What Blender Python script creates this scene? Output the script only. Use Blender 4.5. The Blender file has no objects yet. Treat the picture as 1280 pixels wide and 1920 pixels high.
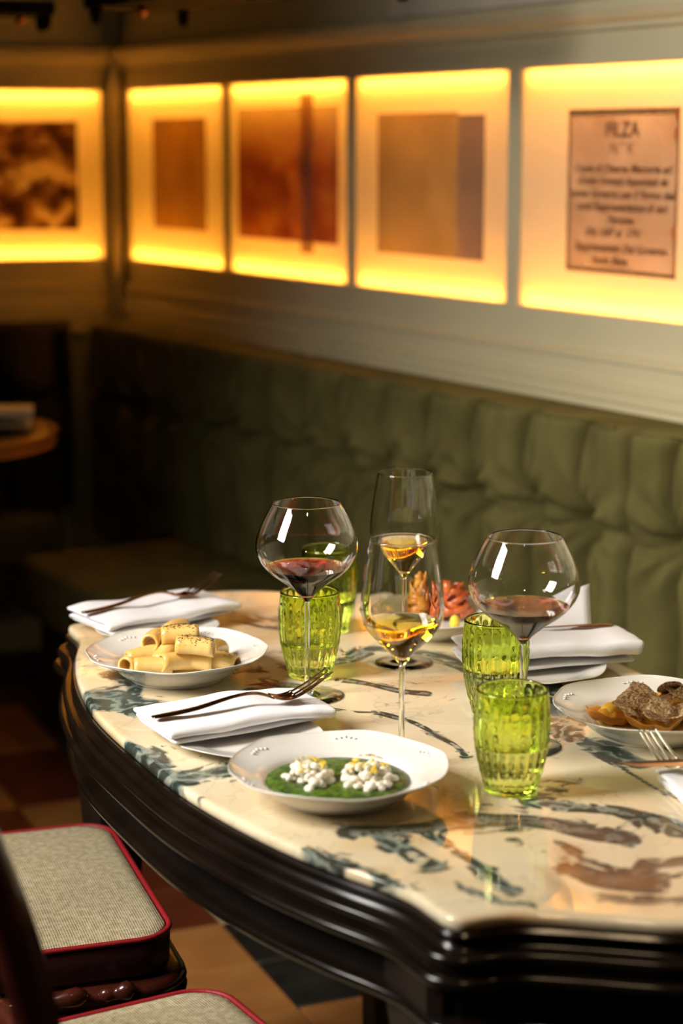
import bpy, bmesh, math, random
from mathutils import Vector, Matrix, noise
random.seed(7)
C = bpy.context.scene.collection
sc = bpy.context.scene
PI = math.pi
R = math.radians

# ------------------------------------------------------------------ camera
FPX, CAMH = 3650.0, 1.462
PITCH = math.atan(690 / FPX)
cam_d = bpy.data.cameras.new('camera'); cam = bpy.data.objects.new('camera', cam_d); C.objects.link(cam)
cam.location = (0, 0, CAMH); cam.rotation_euler = (PI / 2 - PITCH, 0, 0)
cam_d.sensor_fit = 'VERTICAL'; cam_d.sensor_height = 36.0; cam_d.lens = FPX / 1920 * 36.0
cam_d.clip_start = 0.05; cam_d.clip_end = 60
cam_d.dof.use_dof = True; cam_d.dof.focus_distance = 2.42; cam_d.dof.aperture_fstop = 2.8
sc.camera = cam

# ------------------------------------------------------------------ world, lamps, exposure
w = bpy.data.worlds.new('world'); sc.world = w; w.use_nodes = True
w.node_tree.nodes['Background'].inputs[0].default_value = (1.0, 0.72, 0.42, 1)
w.node_tree.nodes['Background'].inputs[1].default_value = 0.010

def area(name, loc, aim, sx, sy, power, col, spread=None):
    l = bpy.data.lights.new(name, 'AREA'); l.shape = 'RECTANGLE'; l.size = sx; l.size_y = sy
    l.energy = power; l.color = col
    if spread: l.spread = R(spread)
    o = bpy.data.objects.new(name, l); C.objects.link(o); o.location = loc
    o.rotation_euler = (Vector(aim) - Vector(loc)).to_track_quat('-Z', 'Y').to_euler()
    return o
area('window_daylight', (-1.50, 1.72, 1.98), (0.50, 2.60, 0.82), 0.62, 0.85, 23, (1.0, 0.94, 0.87), 88)
area('ceiling_spot', (0.95, 2.35, 2.80), (1.25, 2.9, 1.0), 0.10, 0.10, 3.0, (1.0, 0.72, 0.40), 110)
area('ceiling_spot', (0.05, 0.9, 2.80), (0.1, 1.4, 0.8), 0.10, 0.10, 2.0, (1.0, 0.72, 0.40), 120)
sc.cycles.sample_clamp_indirect = 40.0
sc.cycles.max_bounces = 16; sc.cycles.transmission_bounces = 16

sc.view_settings.view_transform = 'Standard'; sc.view_settings.look = 'None'
sc.view_settings.gamma = 1.0; sc.view_settings.use_curve_mapping = False
sc.view_settings.exposure = 0.0

# ------------------------------------------------------------------ picture -> place
def at(x, y, z):
    u = (x - 640) / FPX; v = -(y - 960) / FPX
    c, s = math.cos(PITCH), math.sin(PITCH)
    r = (u, c + v * s, -s + v * c); t = (z - CAMH) / r[2]
    return Vector((r[0] * t, r[1] * t, z))

# ------------------------------------------------------------------ materials
MATS = {}
def new_mat(name):
    m = bpy.data.materials.new(name); m.use_nodes = True
    nt = m.node_tree; b = nt.nodes['Principled BSDF']; MATS[name] = m
    return m, nt, b
def N(nt, t, **kw):
    n = nt.nodes.new(t)
    for k, v in kw.items():
        if k in n.inputs: n.inputs[k].default_value = v
        else: setattr(n, k, v)
    return n
def rgb(h): return (h[0], h[1], h[2], 1)
def mat(name, col, rough=0.5, metal=0.0, col2=None, scale=8.0, bump=0.0, bscale=60.0, detail=4.0, coat=0.0, sheen=0.0, spec=0.5, lo=.35, hi=.65):
    m, nt, b = new_mat(name)
    b.inputs['Roughness'].default_value = rough; b.inputs['Metallic'].default_value = metal
    b.inputs['Coat Weight'].default_value = coat; b.inputs['Coat Roughness'].default_value = .08
    b.inputs['Specular IOR Level'].default_value = spec
    b.inputs['Sheen Weight'].default_value = sheen; b.inputs['Sheen Roughness'].default_value = .4
    tc = N(nt, 'ShaderNodeTexCoord'); no = N(nt, 'ShaderNodeTexNoise', Scale=scale, Detail=detail)
    nt.links.new(tc.outputs['Object'], no.inputs['Vector'])
    cr = N(nt, 'ShaderNodeValToRGB'); cr.color_ramp.elements[0].position = lo; cr.color_ramp.elements[1].position = hi
    c2 = col2 or tuple(c * .86 for c in col)
    cr.color_ramp.elements[0].color = rgb(c2); cr.color_ramp.elements[1].color = rgb(col)
    nt.links.new(no.outputs['Fac'], cr.inputs['Fac']); nt.links.new(cr.outputs['Color'], b.inputs['Base Color'])
    if bump:
        n2 = N(nt, 'ShaderNodeTexNoise', Scale=bscale, Detail=4.0); bp = N(nt, 'ShaderNodeBump', Strength=bump, Distance=.002)
        nt.links.new(tc.outputs['Object'], n2.inputs['Vector']); nt.links.new(n2.outputs['Fac'], bp.inputs['Height'])
        nt.links.new(bp.outputs['Normal'], b.inputs['Normal'])
    return m
def glass(name, col, ior=1.5, rough=0.0, vol=None, dens=0, attr=False):
    m, nt, b = new_mat(name)
    nt.nodes.remove(b); g = N(nt, 'ShaderNodeBsdfGlass'); g.inputs['Color'].default_value = rgb(col)
    g.inputs['IOR'].default_value = ior; g.inputs['Roughness'].default_value = rough
    out = nt.nodes['Material Output']; nt.links.new(g.outputs[0], out.inputs['Surface'])
    if attr:                                     # ratio of indices stored per face: towards glass, or towards air
        an = N(nt, 'ShaderNodeAttribute', attribute_name='ior'); nt.links.new(an.outputs['Fac'], g.inputs['IOR'])
    if vol:
        v = N(nt, 'ShaderNodeVolumeAbsorption', Density=dens); v.inputs['Color'].default_value = rgb(vol)
        nt.links.new(v.outputs[0], out.inputs['Volume'])
    return m

M_PAINT = mat('sage_paint', (.65, .585, .375), .5, col2=(.62, .555, .35), scale=3, bump=.05)
M_UPPER = mat('upper_plaster', (.36, .33, .22), .7, scale=2)
M_BOARD = mat('pale_board', (.74, .66, .54), .5)
M_CEIL = mat('ceiling_paint', (.25, .22, .17), .8)
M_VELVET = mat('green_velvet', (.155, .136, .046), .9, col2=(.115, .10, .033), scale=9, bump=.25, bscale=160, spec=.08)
M_VELVET2 = mat('dark_shaded_velvet', (.055, .045, .018), .85, scale=9, bump=.2, spec=.06)  # darker copy of the green velvet; left bench back's shadow put into the colour
M_WOOD = mat('ebonised_wood', (.010, .006, .004), .18, col2=(.006, .0035, .002), scale=14, spec=.32)
M_APRON = mat('apron_black', (.005, .003, .002), .6, scale=14, spec=.12)
M_LEGW = mat('matt_ebonised_wood', (.016, .009, .006), .55, scale=14, spec=.2)
M_CHWOOD = mat('mahogany', (.085, .017, .008), .25, col2=(.03, .006, .004), scale=18, coat=.35)
M_DKLEATH = mat('oxblood_leather', (.05, .012, .010), .45, scale=20, bump=.2)
M_RED = mat('red_piping', (.34, .009, .014), .55, bump=.3, bscale=300)
M_PORC = mat('white_porcelain', (.80, .775, .72), .12, col2=(.77, .745, .69), scale=4, coat=.3)
M_LINEN = mat('white_linen', (.84, .825, .845), .85, col2=(.80, .785, .805), scale=30, bump=.25, bscale=500, spec=.2)
M_BRONZE = mat('bronze_metal', (.34, .20, .125), .20, 1.0, col2=(.27, .155, .095), scale=30)
M_STEEL = mat('steel', (.62, .56, .47), .18, 1.0)
M_IRON = mat('dark_iron', (.006, .005, .004), .7, scale=20, spec=.1)
M_COPPER = mat('copper', (.75, .28, .1), .3, 1.0)
M_GROUT = mat('grout', (.10, .07, .045), .85, scale=30)
M_TERRA = mat('terracotta', (.64, .29, .085), .42, col2=(.52, .21, .055), scale=7, bump=.15)
M_TERRA2 = mat('terracotta_dark', (.23, .052, .018), .42, col2=(.16, .034, .012), scale=7, bump=.15)
M_CREAMT = mat('cream_tile', (.58, .45, .25), .42, col2=(.50, .38, .2), scale=7, bump=.15)
M_BLACKT = mat('black_tile', (.035, .032, .030), .38, col2=(.015, .014, .013), scale=12, bump=.15)
M_MATB = mat('mat_board', (.84, .76, .60), .8, scale=3)
M_CASE = mat('case_lining', (.86, .80, .66), .8, scale=3)
M_RIG = mat('pasta_cream', (.80, .56, .19), .32, col2=(.72, .42, .10), scale=40, coat=.3)
M_SAUCE = mat('cream_sauce', (.82, .60, .25), .22, scale=30, coat=.4)
M_PEPPER = mat('ground_pepper', (.06, .03, .012), .8)
M_PESTO = mat('pesto', (.095, .175, .008), .45, col2=(.022, .055, .003), scale=120, detail=8, bump=.9, bscale=180, coat=.15, lo=.38, hi=.62)
M_CURD = mat('white_curd', (.90, .86, .75), .35, col2=(.84, .77, .6), scale=60, coat=.3)
M_ZEST = mat('lemon_zest', (.88, .62, .05), .4, scale=60)
M_YOLK = mat('yellow_filling', (.85, .52, .05), .35)
M_TORT = mat('filled_pasta', (.72, .36, .045), .28, col2=(.6, .24, .02), scale=35, coat=.5)
M_TRUF = mat('truffle', (.92, .68, .38), .45, col2=(.33, .17, .07), scale=330, detail=6, bump=.6, bscale=400, coat=.2, lo=.42, hi=.58)
M_TOMP = mat('orange_pasta', (.72, .33, .045), .3, col2=(.58, .2, .02), scale=40, coat=.4)
M_TOMR = mat('tomato_pasta', (.58, .13, .022), .3, col2=(.45, .07, .012), scale=40, coat=.4)
M_BROTH = mat('broth', (.62, .40, .12), .12, coat=.5)
M_TABLE2 = mat('honey_wood', (.42, .15, .035), .3, col2=(.3, .09, .02), scale=6, coat=.4)
M_SLATE = mat('black_slate', (.012, .011, .010), .45)
G_CLEAR = glass('clear_crystal', (1, 1, 1), 1.48)
G_GREEN = glass('lime_glass', (.915, .98, .55), 1.48)
G_RED = glass('red_wine', (1, .96, .94), 1.34, vol=(.78, .10, .05), dens=230, attr=True)
G_WHITE = glass('white_wine', (1, 1, .98), 1.34, vol=(.99, .88, .12), dens=55, attr=True)
G_WATER = glass('water', (1, 1, 1), 1.33, attr=True)

def mat_linen_seat():
    m, nt, b = new_mat('seat_weave'); b.inputs['Roughness'].default_value = .8; b.inputs['Specular IOR Level'].default_value = .2
    tc = N(nt, 'ShaderNodeTexCoord')
    w1 = N(nt, 'ShaderNodeTexWave', Scale=95.0, Distortion=1.2); w1.bands_direction = 'X'; w1.inputs['Detail Scale'].default_value = 6
    w2 = N(nt, 'ShaderNodeTexWave', Scale=95.0, Distortion=1.2); w2.bands_direction = 'Y'; w2.inputs['Detail Scale'].default_value = 6
    no = N(nt, 'ShaderNodeTexNoise', Scale=120.0, Detail=3.0)
    for n in (w1, w2, no): nt.links.new(tc.outputs['Object'], n.inputs['Vector'])
    mu = N(nt, 'ShaderNodeMath', operation='MULTIPLY'); nt.links.new(w1.outputs['Fac'], mu.inputs[0]); nt.links.new(w2.outputs['Fac'], mu.inputs[1])
    ad = N(nt, 'ShaderNodeMath', operation='ADD'); nt.links.new(mu.outputs[0], ad.inputs[0]); nt.links.new(no.outputs['Fac'], ad.inputs[1])
    cr = N(nt, 'ShaderNodeValToRGB'); cr.color_ramp.elements[0].position = .45; cr.color_ramp.elements[1].position = 1.1
    cr.color_ramp.elements[0].color = (.30, .24, .13, 1); cr.color_ramp.elements[1].color = (.74, .64, .42, 1)
    nt.links.new(ad.outputs[0], cr.inputs['Fac']); nt.links.new(cr.outputs['Color'], b.inputs['Base Color'])
    bp = N(nt, 'ShaderNodeBump', Strength=.5, Distance=.001); nt.links.new(mu.outputs[0], bp.inputs['Height']); nt.links.new(bp.outputs['Normal'], b.inputs['Normal'])
    return m
M_WEAVE = mat_linen_seat()

def mat_led():
    m, nt, b = new_mat('led_strip'); b.inputs['Base Color'].default_value = (.9, .8, .5, 1)
    b.inputs['Emission Color'].default_value = (1.0, .41, .045, 1); b.inputs['Emission Strength'].default_value = 26.0
    return m
M_LED = mat_led()
def mat_acrylic():
    m, nt, b = new_mat('opal_acrylic'); nt.nodes.remove(b)
    tr = N(nt, 'ShaderNodeBsdfTranslucent'); tr.inputs[0].default_value = (.95, .90, .78, 1)
    df = N(nt, 'ShaderNodeBsdfDiffuse'); df.inputs[0].default_value = (.88, .80, .64, 1)
    mx = N(nt, 'ShaderNodeMixShader'); mx.inputs[0].default_value = .42
    nt.links.new(tr.outputs[0], mx.inputs[1]); nt.links.new(df.outputs[0], mx.inputs[2]); nt.links.new(mx.outputs[0], nt.nodes['Material Output'].inputs['Surface'])
    return m
M_ACRYL = mat_acrylic()

def mat_print(name, stops, sx, sy, seed, detail=5, extra=None):
    """aged print: stains of warm ink on paper, object coordinates"""
    m, nt, b = new_mat(name); b.inputs['Roughness'].default_value = .7
    tc = N(nt, 'ShaderNodeTexCoord'); mp = N(nt, 'ShaderNodeMapping'); mp.inputs['Scale'].default_value = (sx, 1, sy); mp.inputs['Location'].default_value = (seed, seed * 1.7, seed * .6)
    no = N(nt, 'ShaderNodeTexNoise', Scale=1.0, Detail=detail, Roughness=.6)
    nt.links.new(tc.outputs['Object'], mp.inputs[0]); nt.links.new(mp.outputs[0], no.inputs['Vector'])
    cr = N(nt, 'ShaderNodeValToRGB'); e = cr.color_ramp.elements
    e[0].position, e[1].position = stops[0][0], stops[-1][0]; e[0].color, e[1].color = rgb(stops[0][1]), rgb(stops[-1][1])
    for p, c in stops[1:-1]:
        q = e.new(p); q.color = rgb(c)
    nt.links.new(no.outputs['Fac'], cr.inputs['Fac']); src = cr.outputs['Color']
    if extra:                                   # horizontal band centred at height zc of the sheet, where the ink is densest
        sep = N(nt, 'ShaderNodeSeparateXYZ'); nt.links.new(tc.outputs['Object'], sep.inputs[0])
        mr = N(nt, 'ShaderNodeMapRange'); mr.inputs['From Min'].default_value = extra[0]; mr.inputs['From Max'].default_value = extra[1]
        nt.links.new(sep.outputs['Z'], mr.inputs['Value'])
        mx = N(nt, 'ShaderNodeMix', data_type='RGBA'); nt.links.new(mr.outputs[0], mx.inputs['Factor']); nt.links.new(src, mx.inputs['A']); mx.inputs['B'].default_value = rgb(extra[2])
        src = mx.outputs['Result']
    nt.links.new(src, b.inputs['Base Color'])
    film(nt, b, src)
    return m
def film(nt, b, src):
    tr = N(nt, 'ShaderNodeBsdfTransparent'); nt.links.new(src, tr.inputs[0])      # ink on clear film: lets the lit sheet through
    mx = N(nt, 'ShaderNodeMixShader'); mx.inputs[0].default_value = .75
    nt.links.new(b.outputs[0], mx.inputs[1]); nt.links.new(tr.outputs[0], mx.inputs[2]); nt.links.new(mx.outputs[0], nt.nodes['Material Output'].inputs['Surface'])
PAPER = (.96, .88, .70)

def mat_marble():
    m, nt, b = new_mat('veined_marble'); b.inputs['Roughness'].default_value = .07; b.inputs['Specular IOR Level'].default_value = .6
    L = nt.links.new
    tc = N(nt, 'ShaderNodeTexCoord')
    wn = N(nt, 'ShaderNodeTexNoise', Scale=5.0, Detail=4.0); L(tc.outputs['Object'], wn.inputs['Vector'])
    sb = N(nt, 'ShaderNodeVectorMath', operation='SUBTRACT'); L(wn.outputs['Color'], sb.inputs[0]); sb.inputs[1].default_value = (.5, .5, .5)
    scl = N(nt, 'ShaderNodeVectorMath', operation='SCALE'); L(sb.outputs[0], scl.inputs[0]); scl.inputs['Scale'].default_value = .34
    ad = N(nt, 'ShaderNodeVectorMath', operation='ADD'); L(tc.outputs['Object'], ad.inputs[0]); L(scl.outputs[0], ad.inputs[1])
    # base tone
    nb = N(nt, 'ShaderNodeTexNoise', Scale=4.5, Detail=5.0); L(ad.outputs[0], nb.inputs['Vector'])
    cb = N(nt, 'ShaderNodeValToRGB'); e = cb.color_ramp.elements
    e[0].position = .28; e[0].color = (.64, .46, .22, 1); e[1].position = .62; e[1].color = (.79, .70, .49, 1)
    q = e.new(.45); q.color = (.75, .62, .40, 1); L(nb.outputs['Fac'], cb.inputs['Fac'])
    # dark zones, filled with flowing lines
    va = N(nt, 'ShaderNodeAttribute', attribute_name='vein')
    sepv = N(nt, 'ShaderNodeSeparateColor'); L(va.outputs['Color'], sepv.inputs[0])
    nf = N(nt, 'ShaderNodeTexNoise', Scale=11.0, Detail=9.0, Roughness=.60); L(ad.outputs[0], nf.inputs['Vector'])
    fa = N(nt, 'ShaderNodeAttribute', attribute_name='flow')
    nl = N(nt, 'ShaderNodeTexNoise', Scale=11.0, Detail=5.0, Roughness=.55); L(ad.outputs[0], nl.inputs['Vector'])
    f1 = N(nt, 'ShaderNodeMath', operation='MULTIPLY'); L(fa.outputs['Fac'], f1.inputs[0]); f1.inputs[1].default_value = 5.5
    f2 = N(nt, 'ShaderNodeMath', operation='MULTIPLY_ADD'); L(nl.outputs['Fac'], f2.inputs[0]); f2.inputs[1].default_value = 30.0; L(f1.outputs[0], f2.inputs[2])
    f3 = N(nt, 'ShaderNodeMath', operation='SINE'); L(f2.outputs[0], f3.inputs[0])
    wv = N(nt, 'ShaderNodeMath', operation='MULTIPLY_ADD'); L(f3.outputs[0], wv.inputs[0]); wv.inputs[1].default_value = .5; wv.inputs[2].default_value = .5
    a1 = N(nt, 'ShaderNodeMath', operation='MULTIPLY_ADD'); L(nf.outputs['Fac'], a1.inputs[0]); a1.inputs[1].default_value = 2.3; L(sepv.outputs[0], a1.inputs[2])
    a2 = N(nt, 'ShaderNodeMath', operation='MULTIPLY_ADD'); L(wv.outputs[0], a2.inputs[0]); a2.inputs[1].default_value = .16; L(a1.outputs[0], a2.inputs[2])
    ts = N(nt, 'ShaderNodeMapRange'); ts.inputs['From Min'].default_value = 1.66; ts.inputs['From Max'].default_value = 1.84; L(a2.outputs[0], ts.inputs['Value'])
    mixf = N(nt, 'ShaderNodeMix'); mixf.inputs['Factor'].default_value = .50; L(nf.outputs['Fac'], mixf.inputs['A']); L(wv.outputs[0], mixf.inputs['B'])
    ct = N(nt, 'ShaderNodeValToRGB'); e = ct.color_ramp.elements
    e[0].position = .22; e[0].color = (.30, .33, .27, 1); e[1].position = .80; e[1].color = (.010, .028, .025, 1)
    q = e.new(.40); q.color = (.10, .16, .14, 1); q = e.new(.55); q.color = (.030, .062, .055, 1); L(mixf.outputs['Result'], ct.inputs['Fac'])
    gm = N(nt, 'ShaderNodeMix', data_type='RGBA'); gm.inputs['B'].default_value = (.14, .085, .060, 1)
    gf = N(nt, 'ShaderNodeMath', operation='MULTIPLY'); gf.inputs[1].default_value = .75; L(sepv.outputs[2], gf.inputs[0])
    L(gf.outputs[0], gm.inputs['Factor']); L(ct.outputs['Color'], gm.inputs['A'])
    m1 = N(nt, 'ShaderNodeMix', data_type='RGBA'); L(ts.outputs[0], m1.inputs['Factor']); L(cb.outputs['Color'], m1.inputs['A']); L(gm.outputs['Result'], m1.inputs['B'])
    # hairline veins everywhere
    vo = N(nt, 'ShaderNodeTexVoronoi', feature='DISTANCE_TO_EDGE', Scale=5.0); 
    scl2 = N(nt, 'ShaderNodeVectorMath', operation='SCALE'); L(sb.outputs[0], scl2.inputs[0]); scl2.inputs['Scale'].default_value = .6
    ad2 = N(nt, 'ShaderNodeVectorMath', operation='ADD'); L(tc.outputs['Object'], ad2.inputs[0]); L(scl2.outputs[0], ad2.inputs[1]); L(ad2.outputs[0], vo.inputs['Vector'])
    hm = N(nt, 'ShaderNodeMapRange'); hm.inputs['From Min'].default_value = .0; hm.inputs['From Max'].default_value = .016; hm.inputs['To Min'].default_value = .42; hm.inputs['To Max'].default_value = 0
    L(vo.outputs['Distance'], hm.inputs['Value'])
    hx = N(nt, 'ShaderNodeMath', operation='MULTIPLY'); L(hm.outputs[0], hx.inputs[0]); L(nf.outputs['Fac'], hx.inputs[1])
    m2 = N(nt, 'ShaderNodeMix', data_type='RGBA'); L(hx.outputs[0], m2.inputs['Factor']); L(m1.outputs['Result'], m2.inputs['A']); m2.inputs['B'].default_value = (.10, .10, .075, 1)
    # ochre stains, plus the lit cases' orange reflection put into the colour
    om = N(nt, 'ShaderNodeMath', operation='MULTIPLY'); L(sepv.outputs[1], om.inputs[0]); L(nf.outputs['Fac'], om.inputs[1])
    m3 = N(nt, 'ShaderNodeMix', data_type='RGBA'); L(om.outputs[0], m3.inputs['Factor']); L(m2.outputs['Result'], m3.inputs['A']); m3.inputs['B'].default_value = (.42, .16, .02, 1)
    L(m3.outputs['Result'], b.inputs['Base Color'])
    return m
M_MARBLE = mat_marble()

# ------------------------------------------------------------------ mesh helpers
def link(name, me, parent=None, loc=None, rotz=0):
    o = bpy.data.objects.new(name, me); C.objects.link(o)
    if parent: o.parent = parent
    if loc is not None: o.location = loc
    if rotz: o.rotation_euler = (0, 0, rotz)
    return o
def mk(name, verts, faces, m, parent=None, smooth=True, loc=None, rotz=0):
    me = bpy.data.meshes.new(name); me.from_pydata([tuple(v) for v in verts], [], faces); me.update()
    if smooth: me.polygons.foreach_set('use_smooth', [True] * len(me.polygons))
    me.materials.append(m)
    return link(name, me, parent, loc, rotz)
def from_bm(name, bm, m, parent=None, smooth=False, loc=None, rotz=0):
    bmesh.ops.recalc_face_normals(bm, faces=bm.faces)
    me = bpy.data.meshes.new(name); bm.to_mesh(me); bm.free()
    if smooth: me.polygons.foreach_set('use_smooth', [True] * len(me.polygons))
    for x in (m if isinstance(m, (list, tuple)) else [m]): me.materials.append(x)
    return link(name, me, parent, loc, rotz)
def add_box(bm, lo, hi, bev=0, seg=2, mtx=None):
    r = bmesh.ops.create_cube(bm, size=1)
    vs = r['verts']
    for v in vs:
        v.co = Vector([lo[i] + (v.co[i] + .5) * (hi[i] - lo[i]) for i in range(3)])
    if bev:
        ed = list({e for v in vs for e in v.link_edges})
        g = bmesh.ops.bevel(bm, geom=ed, offset=bev, segments=seg, affect='EDGES', profile=.5)
        vs = g['verts'] if mtx else vs
    if mtx:
        for v in {v for v in vs if v.is_valid}: v.co = mtx @ v.co
def box(name, lo, hi, m, parent=None, bev=0, seg=2, smooth=False, loc=None, rotz=0):
    bm = bmesh.new(); add_box(bm, lo, hi, bev, seg); return from_bm(name, bm, m, parent, smooth, loc, rotz)
def lathe(prof, n=64, rmod=None):
    """prof: list of (r,z); r==0 at an end closes it. rmod(r,z,theta,i)->r"""
    V, F = [], []; rows = []
    for i, (r, z) in enumerate(prof):
        if r <= 1e-7: rows.append([len(V)]); V.append((0, 0, z)); continue
        row = []
        for k in range(n):
            t = 2 * PI * k / n; rr, zz = r, z
            if rmod:
                q = rmod(r, z, t, i)
                rr, zz = q if isinstance(q, tuple) else (q, z)
            row.append(len(V)); V.append((rr * math.cos(t), rr * math.sin(t), zz))
        rows.append(row)
    for a, b in zip(rows, rows[1:]):
        for k in range(n):
            k2 = (k + 1) % n
            if len(a) == 1 and len(b) == 1: continue
            if len(a) == 1: F.append((a[0], b[k2], b[k]))
            elif len(b) == 1: F.append((a[k], a[k2], b[0]))
            else: F.append((a[k], a[k2], b[k2], b[k]))
    return V, F
def lathe_obj(name, prof, m, parent=None, n=64, rmod=None, loc=None):
    V, F = lathe(prof, n, rmod)
    o = mk(name, V, F, m, parent, True, loc)
    bm = bmesh.new(); bm.from_mesh(o.data); bmesh.ops.recalc_face_normals(bm, faces=bm.faces); bm.to_mesh(o.data); bm.free()
    return o
def smooth_prof(pts, sub=4):
    out = []
    for i in range(len(pts) - 1):
        p0 = pts[max(i - 1, 0)]; p1 = pts[i]; p2 = pts[i + 1]; p3 = pts[min(i + 2, len(pts) - 1)]
        for k in range(sub):
            t = k / sub
            out.append(tuple(.5 * ((2 * p1[j]) + (-p0[j] + p2[j]) * t + (2 * p0[j] - 5 * p1[j] + 4 * p2[j] - p3[j]) * t * t + (-p0[j] + 3 * p1[j] - 3 * p2[j] + p3[j]) * t ** 3) for j in range(len(p1))))
    out.append(tuple(pts[-1])); return out
def add_loft(bm, path, radii, n=10, closed=False, up=Vector((0, 0, 1)), caps=True, fy=None):
    """tube along path; radii scalar list or list of (ra,rb): ra across, rb along 'up'"""
    P = [Vector(p) for p in path]; rings = []
    for i, p in enumerate(P):
        if closed: t = P[(i + 1) % len(P)] - P[i - 1]
        else: t = P[min(i + 1, len(P) - 1)] - P[max(i - 1, 0)]
        t.normalize(); u = up
        if abs(t.dot(u)) > .95: u = Vector((1, 0, 0))
        s = t.cross(u).normalized(); v = s.cross(t).normalized()
        r = radii[i] if isinstance(radii, list) else radii
        ra, rb = r if isinstance(r, tuple) else (r, r)
        rings.append([bm.verts.new(p + s * (ra * math.cos(2 * PI * k / n)) + v * (rb * math.sin(2 * PI * k / n))) for k in range(n)])
    m = len(rings)
    for i in range(m if closed else m - 1):
        a, b = rings[i], rings[(i + 1) % m]
        for k in range(n): bm.faces.new((a[k], a[(k + 1) % n], b[(k + 1) % n], b[k]))
    if caps and not closed:
        bm.faces.new(rings[0]); bm.faces.new(list(reversed(rings[-1])))
def tube(name, path, radii, m, parent=None, n=10, closed=False, up=Vector((0, 0, 1)), loc=None, rotz=0):
    bm = bmesh.new(); add_loft(bm, path, radii, n, closed, up); return from_bm(name, bm, m, parent, True, loc, rotz)
def thing(name, label, cat, loc=(0, 0, 0), rotz=0, group=None):
    o = bpy.data.objects.new(name, None); C.objects.link(o); o.empty_display_size = .05
    o.location = loc; o.rotation_euler = (0, 0, rotz); o['label'] = label; o['category'] = cat
    if group: o['group'] = group
    return o
def tag(o, label, cat, group=None):
    o['label'] = label; o['category'] = cat
    if group: o['group'] = group
    return o
def struct(o): o['kind'] = 'structure'; return o

# ------------------------------------------------------------------ the room
TH = R(30.6)
NW = Vector((math.cos(TH), math.sin(TH), 0)); DW = Vector((-math.sin(TH), math.cos(TH), 0))
CB = 2.1754                       # plane of the back cushions
CW = CB + .15                     # face of the right wall
ROT_R = math.atan2(-.86074, .50904)      # local x runs along the right wall towards the camera, y into the wall
ORG_R = NW * CW
CORNER = ORG_R + DW * 5.17
ROT_L = math.atan2(.269, .963)
PZ0, PZ1 = 1.139, 1.611           # openings of the lit cases
OPEN_R = [(2.63, 3.231), (3.272, 3.876), (3.907, 4.499), (4.531, 5.119)]
OPEN_L = [(.047, .64)]
def wall_obj(name, ops, lo, hi, org, rz):
    bm = bmesh.new()
    D = .085
    add_box(bm, (lo, 0, 0), (hi, D, PZ0)); add_box(bm, (lo, 0, PZ1), (hi, D, 2.9))
    cuts = [lo] + [v for a, b in sorted(ops) for v in (a, b)] + [hi]
    for k in range(0, len(cuts), 2): add_box(bm, (cuts[k], 0, PZ0), (cuts[k + 1], D, PZ1))
    add_box(bm, (lo, D, 0), (hi, D + .05, 2.9))
    return struct(from_bm(name, bm, M_PAINT, None, False, org, rz))
wall_obj('wall_right', [(-b, -a) for a, b in OPEN_R], -5.17, 1.0, ORG_R, ROT_R)
wall_obj('wall_left', [(-b, -a) for a, b in OPEN_L], -3.2, 0.0, CORNER, ROT_L)
def moulding(name, x0, x1, prof, org, rz, m=M_PAINT):
    """prof: list of (y,z) polygon, extruded along x"""
    bm = bmesh.new(); a = [bm.verts.new((x0, y, z)) for y, z in prof]; b = [bm.verts.new((x1, y, z)) for y, z in prof]
    k = len(prof)
    for i in range(k): bm.faces.new((a[i], a[(i + 1) % k], b[(i + 1) % k], b[i]))
    bm.faces.new(a); bm.faces.new(b[::-1])
    return struct(from_bm(name, bm, m, None, False, org, rz))
P_CORN = [(0, 1.668), (-.012, 1.672), (-.014, 1.682), (-.026, 1.690), (-.034, 1.706), (-.036, 1.722), (-.022, 1.728), (0, 1.728)]
P_RAIL = [(0, .93), (-.030, .93), (-.030, .972), (-.024, .978), (-.030, .984), (-.030, .994), (-.022, .999), (-.026, 1.006), (-.026, 1.014), (-.018, 1.019), (-.012, 1.024), (-.012, 1.052), (-.018, 1.056), (-.018, 1.064), (-.006, 1.070), (0, 1.070)]
for i, (pf, tag_) in enumerate(((P_CORN, 1), (P_RAIL, 2))):
    moulding('trim_%d' % (i + 1), -5.17, 1.0, pf, ORG_R, ROT_R)
    moulding('trim_%d' % (i + 3), -3.2, 0.0, pf, CORNER, ROT_L)
moulding('trim_5', -.030, -.001, [(0, .93), (-.03, .93), (-.03, 2.88), (0, 2.88)], CORNER, ROT_L)
moulding('trim_6', -3.70, -2.2, [(0, 1.730), (-.018, 1.730), (-.018, 2.25), (0, 2.25)], ORG_R, ROT_R, M_BOARD)
box('ceiling', (-4, -1.5, 2.9), (4, 7.5, 3.0), M_CEIL)
struct(bpy.data.objects['ceiling'])

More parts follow.
